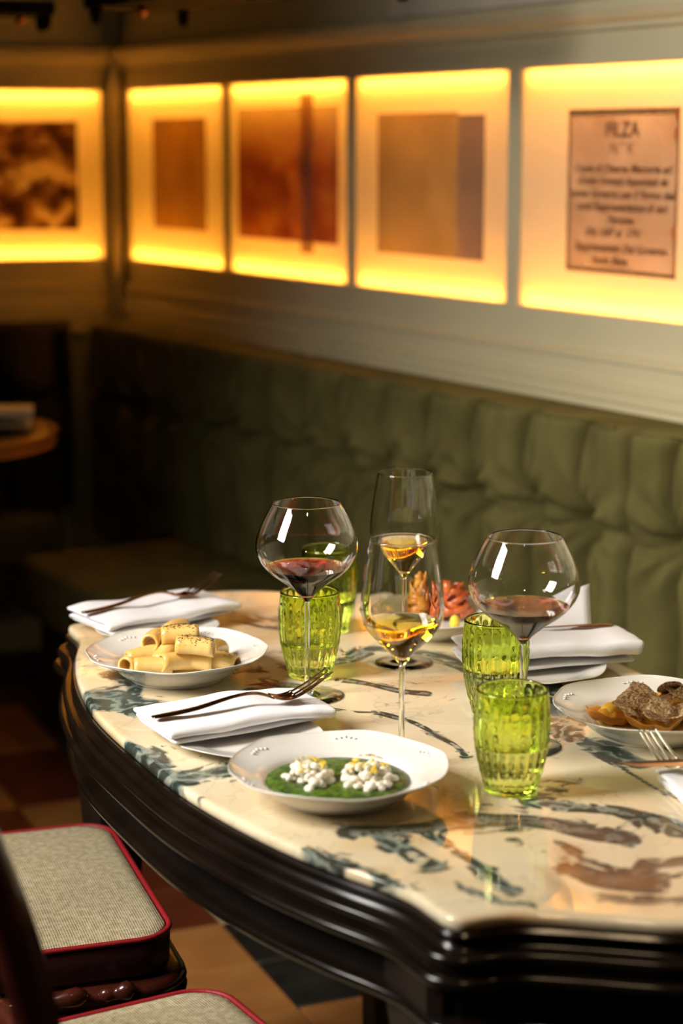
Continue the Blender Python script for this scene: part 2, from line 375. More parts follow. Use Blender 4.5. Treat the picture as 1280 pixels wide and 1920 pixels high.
# floor: every tile in view is a piece of it
fl = struct(box('floor', (-4.5, -1.5, -.05), (3.5, 7.5, -.006), M_GROUT))
TU, TV, TO = Vector((.387, -.922, 0)), Vector((.922, .387, 0)), Vector((-.229, 3.509, 0))
def tile_mesh(m):
    bm = bmesh.new(); h = .0985; add_box(bm, (-h, -h, -.008), (h, h, 0), .0025, 1)
    me = bpy.data.meshes.new('tile'); bm.to_mesh(me); bm.free(); me.materials.append(m); return me
TM = {k: tile_mesh(m) for k, m in (('o', M_TERRA), ('r', M_TERRA2), ('c', M_CREAMT), ('k', M_BLACKT))}
trot = math.atan2(TU.y, TU.x)
for i in range(-9, 7):
    for j in range(-10, 8):
        p = TO + TV * (.2 * (i + .5)) + TU * (.2 * (j + .5))
        if not (-1.9 < p.x < 1.0 and 2.3 < p.y < 4.9): continue
        if p.dot(NW) > CB - .42: continue
        if i == 0: k = 'c' if j in (-2, -1) or j in (-6, -5) else ('k' if j in (0, 1, -4, -3) else 'o')
        elif i == -1: k = 'r' if j in (-2, -1, -5, -6) else 'o'
        elif i == -2: k = 'r' if j in (-3, -4, 1) else 'o'
        else: k = random.choice('orro')
        if i == 1: k = random.choice('ook')
        o = link('tile', TM[k], fl, p - Vector((0, 0, 0)), trot)

# ------------------------------------------------------------------ lit display cases
def led_case(org, rz, x0, x1, label, pr, pmat, textfn=None):
    """recessed case: mat board, sides, two light strips, a print (x0,x1,z0,z1)"""
    cx = (x0 + x1) / 2
    base = Matrix.Translation(org) @ Matrix.Rotation(rz, 4, 'Z')
    t = thing('display_case', label, 'display case', base @ Vector((cx, 0, PZ0)), rz, 'lit display cases along the walls')
    hw, H = (x1 - x0) / 2, PZ1 - PZ0
    e = .0008
    box('backing_board', (-hw + e, .078, e), (hw - e, .0845, H - e), M_CASE, t)
    bm = bmesh.new()
    add_box(bm, (-hw + e, .006, e), (-hw + .004, .078, H - e)); add_box(bm, (hw - .004, .006, e), (hw - e, .078, H - e))
    add_box(bm, (-hw + .004, .006, e), (hw - .004, .078, .004)); add_box(bm, (-hw + .004, .006, H - .004), (hw - .004, .078, H - e))
    from_bm('lining', bm, M_CASE, t)
    for z in (.011, H - .020):
        box('light_strip', (-hw + .020, .014, z), (hw - .020, .021, z + .009), M_LED, t, .002)
    V = [(-hw + .001, .005, .001), (hw - .001, .005, .001), (hw - .001, .005, H - .001), (-hw + .001, .005, H - .001)]
    bm = bmesh.new(); n_ = 6; rc = .012; q_ = []
    for cx_, cz_, a0 in ((hw - .001 - rc, H - .001 - rc, 0), (-hw + .001 + rc, H - .001 - rc, 90), (-hw + .001 + rc, .001 + rc, 180), (hw - .001 - rc, .001 + rc, 270)):
        for k in range(n_ + 1): q_.append(bm.verts.new((cx_ + rc * math.cos(R(a0 + 90 * k / n_)), .005, cz_ + rc * math.sin(R(a0 + 90 * k / n_)))))
    bm.faces.new(q_); from_bm('opal_sheet', bm, M_ACRYL, t)
    a, b, z0, z1 = pr
    p = box('print', ((a - b) / 2, -.0006, -(z1 - z0) / 2), ((b - a) / 2, .0006, (z1 - z0) / 2), pmat, t)
    p.location = ((a + b) / 2 - cx, .0040, (z0 + z1) / 2 - PZ0)
    if textfn: textfn(p, b - a, z1 - z0)
    return t, p
M_INK = mat('iron_gall_ink', (.16, .065, .02), .7, col2=(.10, .035, .012), scale=20)
def write(parent, name, s, size, x, z, shear=.0, align='CENTER', m=M_INK, bold=0.0):
    cu = bpy.data.curves.new('txt', 'FONT'); cu.body = s; cu.size = size; cu.shear = shear; cu.align_x = align; cu.offset = bold; cu.resolution_u = 2
    to = bpy.data.objects.new('txt', cu); C.objects.link(to); bpy.context.view_layer.update()
    dg = bpy.context.evaluated_depsgraph_get(); me = bpy.data.meshes.new_from_object(to.evaluated_get(dg))
    bpy.data.objects.remove(to); me.materials.clear(); me.materials.append(m)
    o = link(name, me, parent, (x, -.0010, z)); o.rotation_euler = (PI / 2, 0, 0); return o
def manuscript(p, W, H):
    h = H / 2
    write(p, 'title_line', 'FILZA', .040, .0, h - .052, 0, bold=.0010)
    write(p, 'title_line', 'N.\u00b0 V.', .030, .0, h - .082, .15, bold=.0004)
    body = [('Copie di Diverse Memorie ed', .0), ('Ordini Sovrani Appuntati da', .0), ('Legno Governo per il Regno dell', .0), ('conti Rappresentanze di vari', .0), ('Persone', .0), ('Dal 1687 al  1741', -.02), ('Rappresentato Dal Governo', 0), ('Regio Bene', -.03)]
    zs = [.118, .141, .165, .189, .213, .237, .266, .290]
    for (s, dx), z in zip(body, zs): write(p, 'script_line', s, .0235, dx, h - z, .35, bold=.0007)
    for x0, x1, z0, z1 in ((-W / 2, -W / 2 + .008, -h, h), (W / 2 - .007, W / 2, -h, h), (-W / 2, W / 2, -h, -h + .009), (-W / 2, W / 2, h - .012, h)):
        box('ruled_border', (x0, -.0011, z0), (x1, -.0005, z1), M_AGED, p)
    for z in (h - .01, h - .045, -h + .085): box('red_stain', (W / 2 - .012, -.0016, z - .012), (W / 2 - .001, -.0007, z + .008), M_REDST, p)
M_AGED = mat('aged_edge', (.40, .19, .05), .7, col2=(.30, .12, .03), scale=40)
M_REDST = mat('red_stain', (.55, .14, .03), .7)
PM = mat_print('manuscript_paper', [(.3, (.80, .66, .48)), (.7, (.93, .83, .68))], 9, 9, 3.1)
PM3 = mat_print('reddish_engraving', [(.25, (.50, .22, .10)), (.5, (.68, .36, .16)), (.75, (.88, .66, .32))], 11, 15, 7.3, 6, (.02, .15, PAPER))
PM2 = mat_print('brown_engraving', [(.25, (.62, .45, .25)), (.7, (.84, .66, .36))], 9, 5, 5.7, 4)
PM4 = mat_print('olive_map', [(.25, (.70, .58, .28)), (.7, (.86, .74, .42))], 7, 7, 1.9, 4)
PML = mat_print('dark_landscape_print', [(.40, (.24, .12, .06)), (.50, (.50, .32, .14)), (.60, PAPER)], 13, 16, 2.2, 5)
PMX = mat_print('ochre_engraving', [(.3, (.3, .17, .06)), (.7, (.6, .42, .18))], 9, 9, 9.9, 4)
M_GREYP = mat('grey_film', (.66, .56, .46), .8)
_nt = M_GREYP.node_tree; film(_nt, _nt.nodes['Principled BSDF'], next(n for n in _nt.nodes if n.type == 'VALTORGB').outputs['Color'])
def seg(s0, s1): return (-s1, -s0)
x0, x1 = seg(2.63, 3.231); led_case(ORG_R, ROT_R, x0, x1, 'lit case with the handwritten manuscript page, nearest the camera', (-3.075, -2.749, 1.220, 1.527), PM, manuscript)
x0, x1 = seg(3.272, 3.876); t, p = led_case(ORG_R, ROT_R, x0, x1, 'lit case with an olive sheet and grey strip, next to the manuscript case', (-3.779, -3.459, 1.222, 1.528), PM4)
gp = box('grey_sheet', (-.049, -.0006, -.150), (.049, .0006, .150), M_GREYP, t); gp.location = (-3.409 + 3.574, .0040, 1.372 - PZ0)
x0, x1 = seg(3.907, 4.499); t, p = led_case(ORG_R, ROT_R, x0, x1, 'lit case with a reddish engraving crossed by a darker upright bar', (-4.455, -3.955, 1.230, 1.550), PM3)
tw = box('printed_tower', (-.030, -.0006, -.185), (.030, .0006, .190), mat('tower_ink', (.88, .72, .48), .8), t)
_nt = MATS['tower_ink'].node_tree; film(_nt, _nt.nodes['Principled BSDF'], next(n for n in _nt.nodes if n.type == 'VALTORGB').outputs['Color']); tw.location = (.105, .0022, .250)
x0, x1 = seg(4.531, 5.119); led_case(ORG_R, ROT_R, x0, x1, 'narrow looking lit case with a blurred brown print, right of the room corner', (-4.96, -4.635, 1.235, 1.530), PM2)
led_case(CORNER, ROT_L, -.64, -.047, 'lit case with a dark landscape print, left of the room corner', (-.56, -.120, 1.222, 1.525), PML)

# ------------------------------------------------------------------ dark pendant lanterns under the ceiling
def lantern(label, corner, lx, ly, rz):
    t = thing('pendant_lantern', label, 'lantern', corner, rz, 'dark pendant lanterns')
    xa, xb = min(0, lx), max(0, lx)
    box('tray', (xa, -ly, 0), (xb, 0, .03), M_IRON, t, .006)
    for x in (xa + .02, xb - .02):
        for y in (-ly + .02, -.02):
            tube('foot', [(x, y, .003), (x, y, -.012), (x, y, -.030)], [.013, .013, .009], M_IRON, t, 8)
    tube('hanging_rod', [(lx / 2, -ly / 2, .025), (lx / 2, -ly / 2, 2.9 - corner[2])], .008, M_IRON, t, 8)
    lathe_obj('copper_knob', smooth_prof([(0, -.018), (.010, -.012), (.012, -.004), (.007, .003), (0, .004)], 3), M_COPPER, t, 12, loc=(lx * .12, -ly * .66, -.004))
    return t
lantern('dark iron pendant lantern hanging beside the room corner', at(352, 24, 1.735), .9, .24, ROT_R)
lantern('dark iron pendant lantern at the far upper left edge', at(92, 34, 1.735), -.6, .12, ROT_L)

# ------------------------------------------------------------------ banquettes
def tufted(name, x0, x1, z0, z1, parent, first, step, zb, m, depth=.105, front=0.0, seed=0):
    front += .012
    """buttoned back cushion; local x along wall, front face towards -y at y=front"""
    nx = int((x1 - x0) / .0055); nz = 64; V = []; F = []
    btn = []
    b = first
    while b < x1 - .02:
        if b > x0 + .02: btn.append(b)
        b += step
    def h(x, z):
        ph = (x - first) / step
        lean = .0
        up = z > zb
        k = (z - zb) / (z1 - zb) if up else (zb - z) / (zb - z0)
        if up: ph += .16 * math.sin(k * PI * .9)
        lob = abs(math.sin(PI * ph)) ** .50
        amp = .033 * (1 - .15 * k) if up else .036 * (1 - .25 * k)
        sd = abs(ph - round(ph)) * step
        v = amp * 1.15 * lob ** 1.6 - (.040 if up else .030) * (1 - .35 * k) * math.exp(-(sd / .0105) ** 2)
        zc = zb - .018 * abs(math.sin(PI * ph))
        v -= .015 * math.exp(-((z - zc) / .013) ** 2)
        if not up or z < zc: v -= .012 * math.exp(-max(0, zc - z) / .05)
        for q in btn:
            dx, dz = x - q, z - zb + .004; r = math.hypot(dx, dz)
            if r < .26:
                v -= .060 * math.exp(-(r / .032) ** 2)
                th = math.atan2(dz, dx)
                v += .0085 * math.sin(11 * th + seed + q * 9) * math.exp(-((r - .05) / .07) ** 2)
        v += .0055 * noise.noise((x * 62 + seed, z * 4, 3.1)) + .006 * noise.noise((x * 22 + seed, z * 9, 8.1)) + .008 * noise.noise((x * 5, z * 5, seed))
        # round off the borders
        d = min(x - x0, x1 - x); e = .035
        if d < e: v -= .030 * (1 - math.sqrt(max(0, 1 - (1 - d / e) ** 2)))
        d = z1 - z
        if d < .018: v -= .018 * (1 - math.sqrt(max(0, 1 - (1 - d / .018) ** 2)))
        return v
    for j in range(nz + 1):
        z = z0 + (z1 - z0) * j / nz
        for i in range(nx + 1):
            x = x0 + (x1 - x0) * i / nx
            V.append((x, front - h(x, z), z))
    W = nx + 1
    for j in range(nz):
        for i in range(nx): F.append((j * W + i, j * W + i + 1, (j + 1) * W + i + 1, (j + 1) * W + i))
    # back of the cushion
    bot = list(range(W)); top = [nz * W + i for i in range(W)]
    lef = [j * W for j in range(nz + 1)]; rig = [j * W + nx for j in range(nz + 1)]
    def back(ids):
        out = []
        for q in ids: out.append(len(V)); V.append((V[q][0], front + depth, V[q][2]))
        return out
    bt, bb, bl, br = back(top), back(bot), back(lef), back(rig)
    for i in range(nx): F.append((top[i], top[i + 1], bt[i + 1], bt[i])); F.append((bot[i + 1], bot[i], bb[i], bb[i + 1]))
    for j in range(nz): F.append((lef[j], lef[j + 1], bl[j + 1], bl[j])); F.append((rig[j + 1], rig[j], br[j], br[j + 1]))
    F.append((bb[0], bb[-1], bt[-1], bt[0]))
    o = mk(name, V, F, m, parent)
    for q in btn:
        bo = lathe_obj('button', smooth_prof([(0, .007), (.007, .006), (.011, .002), (.009, -.003), (0, -.004)], 3), m, o, 14)
        bo.rotation_euler = (PI / 2, 0, 0); bo.location = (q, front + .062, zb)
    # corded edge along the top
    tube('piping', [(x0 + .03 + (x1 - x0 - .06) * i / 40, front - h(x0 + .03 + (x1 - x0 - .06) * i / 40, z1 - .006) + .004, z1 - .002) for i in range(41)], .004, m, o, 6)
    return o
def seat_cushion(parent, x0, x1, y0, y1, z0, z1, m):
    bm = bmesh.new(); add_box(bm, (x0, y0, z0), (x1, y1, z1), .03, 4)
    o = from_bm('seat_cushion', bm, m, parent, True); return o
bq = thing('banquette', 'long green velvet buttoned banquette along the right wall, behind the marble table', 'banquette', NW * CB, ROT_R)
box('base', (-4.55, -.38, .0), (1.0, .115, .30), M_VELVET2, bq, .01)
SEG = [(-5.06, -4.045), (-4.005, -2.672), (-2.664, -1.35), (-1.342, -.03), (-.022, .98)]
for k, (a, b) in enumerate(SEG):
    tufted('back_cushion', a, b, .4525, .968, bq, (-4.90, -3.837, -2.545, -1.21, .10)[k], .1732, .783, M_VELVET, .115, 0.0, 3.3 * k + 1)
box('back_ledge', (-5.05, .06, .88), (1.0, .118, .955), M_VELVET, bq, .004)
for a, b in ((-4.52, -3.985), (-3.98, -2.73), (-2.725, -1.35), (-1.345, -.03), (-.025, .98)): seat_cushion(bq, a, b, -.455, .060, .302, .452, M_VELVET)
bl = thing('banquette', 'shadowed dark banquette under the landscape print, along the left wall', 'banquette', CORNER + Matrix.Rotation(ROT_L, 4, 'Z') @ Vector((0, -.15, 0)), ROT_L)
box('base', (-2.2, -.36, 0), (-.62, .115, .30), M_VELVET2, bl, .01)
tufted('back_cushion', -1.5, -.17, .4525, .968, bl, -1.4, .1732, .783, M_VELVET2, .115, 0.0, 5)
seat_cushion(bl, -2.2, -.66, -.42, .060, .302, .452, M_VELVET)
seat_cushion(bl, -.655, -.22, -.16, .060, .302, .452, M_VELVET)

# ------------------------------------------------------------------ the marble table
TA, TB = Vector((-.415, .910, 0)).normalized(), Vector((.910, .415, 0)).normalized()
TC = TA * 2.112 + TB * 1.06
ROT_T = math.atan2(-TA.y, -TA.x)          # local x towards the camera end, local y towards the bench
ROT_T = math.atan2(TB.y, TB.x)            # local x = TB (width), local y = TA (length)
QP = [(0, .367), (.10, .366), (.18, .361), (.269, .348), (.358, .329), (.44, .304), (.50, .281), (.54, .270), (.575, .268), (.602, .266), (.616, .258), (.622, .244), (.624, .224), (.631, .200), (.652, .165), (.684, .120), (.708, .085), (.728, .04), (.735, 0)]
QP = smooth_prof(QP, 5)
def outline():
    q = [Vector((v, u)) for u, v in QP]            # (x=width, y=length), +x +y quarter: from mid long side to mid short side
    pts = q[:-1] + [Vector((-p.x, p.y)) for p in reversed(q)][:-1] + [Vector((-p.x, -p.y)) for p in q][:-1] + [Vector((p.x, -p.y)) for p in reversed(q)][:-1]
    return pts
OUT = outline(); NO = len(OUT)
def onorm():
    res = []
    for i in range(NO):
        t = (OUT[(i + 2) % NO] - OUT[i - 2]).normalized(); n = Vector((t.y, -t.x))
        if n.dot(OUT[i]) < 0: n = -n
        res.append(n)
    return res
ONR = onorm()
def ring(off, z): return [(OUT[i].x + ONR[i].x * off, OUT[i].y + ONR[i].y * off, z) for i in range(NO)]
def sweep(name, prof, m, parent, close=True):
    V, F = [], []
    for o, z in prof: V += ring(o, z)
    k = len(prof)
    for j in range(k if close else k - 1):
        j2 = (j + 1) % k
        for i in range(NO): F.append((j * NO + i, j * NO + (i + 1) % NO, j2 * NO + (i + 1) % NO, j2 * NO + i))
    o = mk(name, V, F, m, parent)
    bm = bmesh.new(); bm.from_mesh(o.data); bmesh.ops.recalc_face_normals(bm, faces=bm.faces); bm.to_mesh(o.data); bm.free()
    o.data.set_sharp_from_angle(angle=R(38))
    return o
tb = thing('dining_table', 'large table with veined marble top and black moulded serpentine edge', 'table', (TC.x, TC.y, 0), ROT_T)
VEINS = [  # (pixels along the vein, half width in m, teal, ochre, brown)
    ([(195, 1300), (250, 1325), (330, 1330), (430, 1318), (520, 1295)], .044, 1.0, 0, 0),
    ([(215, 1265), (260, 1280), (250, 1310)], .026, .85, 0, 0),
    ([(235, 1395), (300, 1440), (340, 1462), (440, 1440)], .026, .9, .1, 0),
    ([(560, 1250), (640, 1238), (700, 1215), (790, 1225), (850, 1240), (890, 1255)], .022, .95, 0, 0),
    ([(640, 1275), (720, 1290), (800, 1300)], .010, .8, 0, .2),
    ([(620, 1330), (700, 1335), (770, 1350), (830, 1385), (880, 1420)], .009, .85, 0, .1),
    ([(440, 1165), (520, 1180), (600, 1185)], .012, .75, .2, .3),
    ([(1020, 1310), (1050, 1350), (1080, 1385), (1150, 1410), (1190, 1432)], .026, .95, 0, 0),
    ([(1120, 1415), (1180, 1450), (1280, 1500)], .006, .9, .2, .1),
    ([(660, 1560), (720, 1562), (800, 1555), (880, 1535), (960, 1540)], .020, 1.0, .15, .2),
    ([(720, 1575), (770, 1602), (810, 1620)], .024, .9, .1, 0),
    ([(800, 1565), (880, 1610), (930, 1650), (960, 1670)], .014, .85, 0, .1),
    ([(960, 1540), (1030, 1545), (1100, 1558), (1165, 1570)], .022, 1.0, 0, .75),
    ([(990, 1500), (1060, 1512), (1160, 1520), (1260, 1550), (1280, 1565)], .020, 1.0, 0, 0),
    ([(1050, 1580), (1080, 1605), (1150, 1625)], .006, .9, .2, .4),
    ([(1085, 1635), (1140, 1648), (1200, 1655), (1220, 1620), (1280, 1615)], .022, .95, .3, 1.0),
    ([(1120, 1680), (1200, 1690), (1280, 1680)], .014, .95, .2, .8),
    ([(1010, 1625), (1050, 1660), (1060, 1690)], .010, .4, 1.0, .3),
    ([(868, 1722), (970, 1715), (1100, 1729), (1280, 1741)], .007, .1, 1.5, .1),
    ([(560, 1590), (700, 1640), (780, 1670)], .010, .75, .1, .1),
    ([(860, 1660), (940, 1690), (1000, 1700)], .008, .9, .2, .1),
    ([(1060, 1590), (1070, 1640)], .018, .1, .9, .1),
    ([(700, 1500), (800, 1520), (880, 1545)], .020, .35, .9, .2),  # orange reflection of the lit cases, painted into the marble
    ([(700, 1120), (800, 1140)], .02, .5, .3, .3),
    ([(1000, 1300), (1010, 1270)], .03, .8, .0, .1),
]
VP = []
for pts, hw, a, b_, c in VEINS:
    VP.append(([at(x, y, .76).to_2d() for x, y in pts], hw, a, b_, c))
def vein_at(p):
    r = [.17, .06, .0, 4.0]
    q = Vector((p.x + .012 * noise.noise((p.x * 18, p.y * 18, 1)), p.y + .012 * noise.noise((p.x * 18, p.y * 18, 7))))
    for pts, hw, a, b_, c in VP:
        best = 9
        for s, e in zip(pts, pts[1:]):
            d = e - s; t = max(0, min(1, (q - s).dot(d) / d.length_squared)); best = min(best, (q - s - d * t).length)
        f = math.exp(-(best / hw) ** 2 * .8)
        r[3] = min(r[3], best / hw)
        for k, v in enumerate((a, b_, c)): r[k] = max(r[k], f * v)
    return r
def marble_top():
    V, F = [], []; K = 60
    V.append((0, 0, .76))
    prof_in = [(-.004, .76)]
    base = ring(-.004, .76)
    for j in range(1, K + 1):
        s = j / K
        V += [(x * s, y * s, .76) for x, y, z in base]
    edge = [(-.0012, .7588), (0, .7562), (0, .7490), (-.002, .7472), (-.05, .7472)]
    for o, z in edge: V += ring(o, z)
    for i in range(NO): F.append((0, 1 + i, 1 + (i + 1) % NO))
    rows = K + len(edge)
    for j in range(rows - 1):
        for i in range(NO): F.append((1 + j * NO + i, 1 + j * NO + (i + 1) % NO, 1 + (j + 1) * NO + (i + 1) % NO, 1 + (j + 1) * NO + i))
    o = mk('marble_top', V, F, M_MARBLE, tb)
    bm = bmesh.new(); bm.from_mesh(o.data); bmesh.ops.recalc_face_normals(bm, faces=bm.faces); bm.to_mesh(o.data); bm.free()
    ca = o.data.color_attributes.new('vein', 'FLOAT_COLOR', 'POINT')
    rm = Matrix.Rotation(ROT_T, 2)
    col = []; flow = []
    for v in V:
        w2 = rm @ Vector((v[0], v[1])) + Vector((TC.x, TC.y)); r = vein_at(w2); col += [r[0], r[1], r[2], 1]; flow.append(r[3])
    ca.data.foreach_set('color', col)
    o.data.attributes.new('flow', 'FLOAT', 'POINT').data.foreach_set('value', flow)
    return o
marble_top()
def arc(co, cz, r, a0, a1, n=6): return [(co + r * math.cos(R(a0 + (a1 - a0) * k / n)), cz + r * math.sin(R(a0 + (a1 - a0) * k / n))) for k in range(n + 1)]
sweep('edge_moulding', [(-.05, .7470), (.003, .7470), (.0055, .7445), (.0055, .7415), (.002, .739), (.001, .735), (.003, .731), (.007, .7285), (.011, .7285)] + arc(.012, .7225, .006, 90, -60) + [(.012, .7155), (.0155, .7145), (.0155, .7125), (.0125, .7115), (.0125, .7095), (.016, .7085)] + arc(.018, .7025, .0062, 80, -90) + [(.006, .6955), (-.02, .6955)], M_WOOD, tb)
sweep('apron', [(-.008, .700), (-.008, .655), (-.026, .655), (-.026, .700)], M_APRON, tb)
sweep('lower_beading', [(-.024, .659), (.000, .659), (.004, .6575)] + arc(.008, .6505, .0068, 90, -80, 8) + [(.002, .642), (-.024, .642)], M_WOOD, tb)
box('under_board', (-.22, -.56, .70), (.22, .56, .745), M_WOOD, tb)
for sx in (-1, 1):
    for sy in (-1, 1):
        pth = [(sx * .222, sy * .545, z) for z in (.72, .64, .55, .40, .2, .05, .0)]
        rr = [.058, .056, .044, .034, .026, .024, .036]
        bm = bmesh.new()
        rings = []
        for p, r in zip(pth, rr):
            rings.append([bm.verts.new((p[0] + r * cx, p[1] + r * cy, p[2])) for cx, cy in ((-1, -.8), (-.8, -1), (.8, -1), (1, -.8), (1, .8), (.8, 1), (-.8, 1), (-1, .8))])
        for a, b in zip(rings, rings[1:]):
            for k in range(8): bm.faces.new((a[k], a[(k + 1) % 8], b[(k + 1) % 8], b[k]))
        bm.faces.new(rings[0]); bm.faces.new(rings[-1][::-1])
        from_bm('leg', bm, M_LEGW, tb)
TZ = .760

# ------------------------------------------------------------------ glassware
def open_lathe(name, prof, m, parent, n, rmod=None):
    """profile runs from the outside bottom up and over the lip and down inside: normals point into the air"""
    V, F = lathe(prof, n, rmod)
    o = mk(name, V, F, m, parent); return o
def liquid(name, prof, m, parent, n, ior, rmod=None):
    """side shared with the glass wall (index ratio to glass) and a flat top (index to air), one closed volume"""
    V, F = lathe(prof, n, rmod); ns = len(F); top = V[-n:]; b = len(V); r1 = [(x * .97, y * .97, z) for x, y, z in top]
    me_top = [(x, y, z) for x, y, z in top]
    V = V + me_top + r1 + [(0, 0, top[0][2])]
    for k in range(n):
        k2 = (k + 1) % n
        F.append((b + k, b + k2, b + n + k2, b + n + k)); F.append((b + n + k, b + n + k2, b + 2 * n))
    o = mk(name, V, F, m, parent)
    at_ = o.data.attributes.new('ior', 'FLOAT', 'FACE')
    at_.data.foreach_set('value', [ior / 1.48] * ns + [ior] * (len(F) - ns))
    return o
def stemware(label, kind, x, y, group):
    p = at(x, y, TZ); p.z = TZ + .0006
    t = thing('wine_glass', label, 'wine glass', p, 0, group)
    if kind == 'red':
        prof = [(.0030, .1255), (.0062, .129), (.0125, .1365), (.0285, .1495), (.0445, .1612), (.0565, .1735), (.0632, .1860), (.0655, .1970), (.0636, .2105), (.0575, .2270), (.0497, .2425), (.0432, .2535)]
        lev, fr, wm, tip = .1725, .048, G_RED, .1335
    else:
        prof = [(.0030, .1195), (.0060, .1240), (.0125, .1320), (.0255, .1450), (.0378, .1580), (.0448, .1700), (.0470, .1830), (.0468, .1960), (.0450, .2130), (.0420, .2350), (.0385, .2560), (.0370, .2650)]
        lev, fr, wm, tip = .1715, .040, G_WHITE, .1285
    op = smooth_prof(prof, 5)
    z0 = op[0][1]; zt = op[-1][1]
    th = .0010
    inn = [(max(r - th, 0), z) for r, z in op if z > tip]
    wall = [q for q in inn if q[1] <= lev]; dry = [q for q in inn if q[1] > lev]
    bowl = [(0, z0 - .0004)] + op + [(op[-1][0] - th * .5, zt + .0006)] + dry[::-1] + [wall[-1]]
    open_lathe('bowl', bowl, G_CLEAR, t, 72)
    liquid('wine', [(0, tip - .0012)] + wall, wm, t, 72, 1.34)
    sp = smooth_prof([(.0034, z0 - .0002), (.0034, z0 - .012), (.0032, .07), (.0036, .025), (.0046, .012)], 4)
    lathe_obj('stem', [(0, z0)] + sp + [(0, .0105)], G_CLEAR, t, 24)
    lathe_obj('foot', [(0, .0040), (fr * .3, .0032), (fr * .6, .0016), (fr - .004, .0001), (fr - .0006, 0), (fr, .0004), (fr - .0006, .0009), (fr * .6, .0028), (fr * .3, .0049), (.009, .0070), (.0055, .0100), (.0046, .0120), (0, .0122)], G_CLEAR, t, 64)
    return t
stemware('balloon glass of red wine standing before the left green tumbler', 'red', 576, 1305, 'wine glasses')
stemware('balloon glass of red wine on the right, behind the nearest tumbler', 'red', 977, 1400, 'wine glasses')
stemware('slim glass of white wine nearer the camera, just behind the pesto plate', 'white', 752, 1436, 'wine glasses')
stemware('slim glass of white wine further back, seen above and through the nearer one', 'white', 757, 1243, 'wine glasses')

def tumbler(label, x, y, lev=.055, hs=1.0):
    p = at(x, y, TZ); p.z = TZ + .0006
    t = thing('tumbler', label, 'tumbler', p, random.random(), 'lime green ribbed tumblers')
    prof = smooth_prof([(.0285, .0015), (.0305, .010), (.0345, .025), (.0390, .046), (.0412, .066), (.0415, .084), (.0405, .102), (.0395, .1165)], 5)
    prof = [(r, z * hs) for r, z in prof]
    H = prof[-1][1]; n = 176; ribs = 22
    def om(r, z, th, i):
        k = min(1, max(0, (H - .006 - z) / .02)) * min(1, max(0, (z - .004) / .012))
        return r * (1 + k * (.055 * abs(math.cos(ribs / 2 * th)) + .011 * math.sin(z * 560) * abs(math.cos(ribs / 2 * th)) ** 3 - .036))
    out = [(0, 0), (.026, 0)] + prof
    th_ = .0026
    inn = [(r - th_ - (.001 if z < .02 else 0), z) for r, z in prof if z > .011]
    full = out + [(prof[-1][0] - th_ * .5, H + .0010)] + inn[::-1] + [(inn[0][0] * .8, .0085), (0, .0080)]
    no = len(out)
    def om2(r, z, th, i):
        if i < no: return om(r, z, th, i)
        k = min(1, max(0, (H - .008 - z) / .02)) * min(1, max(0, (z - .016) / .012))
        return r * (1 + k * (.030 * abs(math.cos(ribs / 2 * th)) - .022))
    wet = [q for q in inn if q[1] <= lev]; dry = [q for q in inn if q[1] > lev]
    full = out + [(prof[-1][0] - th_ * .5, H + .0010)] + dry[::-1] + [wet[-1]]
    open_lathe('glass_body', full, G_GREEN, t, n, om2)
    def om3(r, z, th, i):
        k = min(1, max(0, (H - .008 - z) / .02)) * min(1, max(0, (z - .016) / .012))
        return r * (1 + k * (.030 * abs(math.cos(ribs / 2 * th)) - .022))
    liquid('water', [(0, .0080), (inn[0][0] * .8, .0085)] + wet, G_WATER, t, n, 1.33, om3)
    return t
tumbler('green ribbed tumbler nearest the camera, in front of the right balloon glass', 957, 1483, .056)
tumbler('green ribbed tumbler directly behind the left balloon glass stem', 581, 1268, .047)
tumbler('green ribbed tumbler furthest back, half hidden by the left balloon glass', 617, 1182, .05, 1.06)
tumbler('green ribbed tumbler at centre right, behind the nearest tumbler', 927, 1337, .062, 1.03)

# ------------------------------------------------------------------ plates
def scallop(amp, k0, R0):
    def f(r, z, th, i):
        k = max(0, (r - k0) / (R0 - k0)); k = k * k
        s = .28 * math.cos(6 * th) + .22 * math.cos(12 * th + .6) + .40 * abs(math.cos(9 * th)) 
        return (r * (1 + amp * k * s), z + .0012 * k * math.cos(6 * th + .4))
    return f
def deep_plate(label, p, rad=.12, rot=0.0):
    t = thing('deep_plate', label, 'plate', (p.x, p.y, TZ + .0006), rot, 'white scalloped deep plates')
    s = rad / .12
    top = [(0, .0095), (.050, .0095), (.066, .0110), (.076, .0165), (.083, .0225), (.092, .0268), (.106, .0318), (.117, .0366), (.1195, .0385)]
    und = [(.1200, .0372), (.115, .0338), (.100, .0265), (.088, .0205), (.080, .0120), (.071, .0055), (.066, .0042), (.064, .0), (.060, .0), (.058, .0040), (0, .0045)]
    pr = smooth_prof(top, 4) + smooth_prof(und, 3)
    lathe_obj('dish', [(r * s, z * s) for r, z in pr], M_PORC, t, 144, scallop(.016, .075 * s, .12 * s))
    bm = bmesh.new()                                     # raised flourishes at the rim
    for a in range(6):
        th = a * PI / 3 + .15
        for k in range(-2, 3):
            q = th + k * .055; r = (.1105 - .0015 * abs(k)) * s
            m4 = Matrix.Translation((r * math.cos(q), r * math.sin(q), (.0341 - .0006 * abs(k)) * s)) @ Matrix.Rotation(q + k * .4, 4, 'Z') @ Matrix.Diagonal((1.5, .8, .35, 1))
            bmesh.ops.create_icosphere(bm, subdivisions=1, radius=.0022 * s, matrix=m4)
    from_bm('rim_relief', bm, M_PORC, t, True)['kind'] = 'stuff'
    return t, s
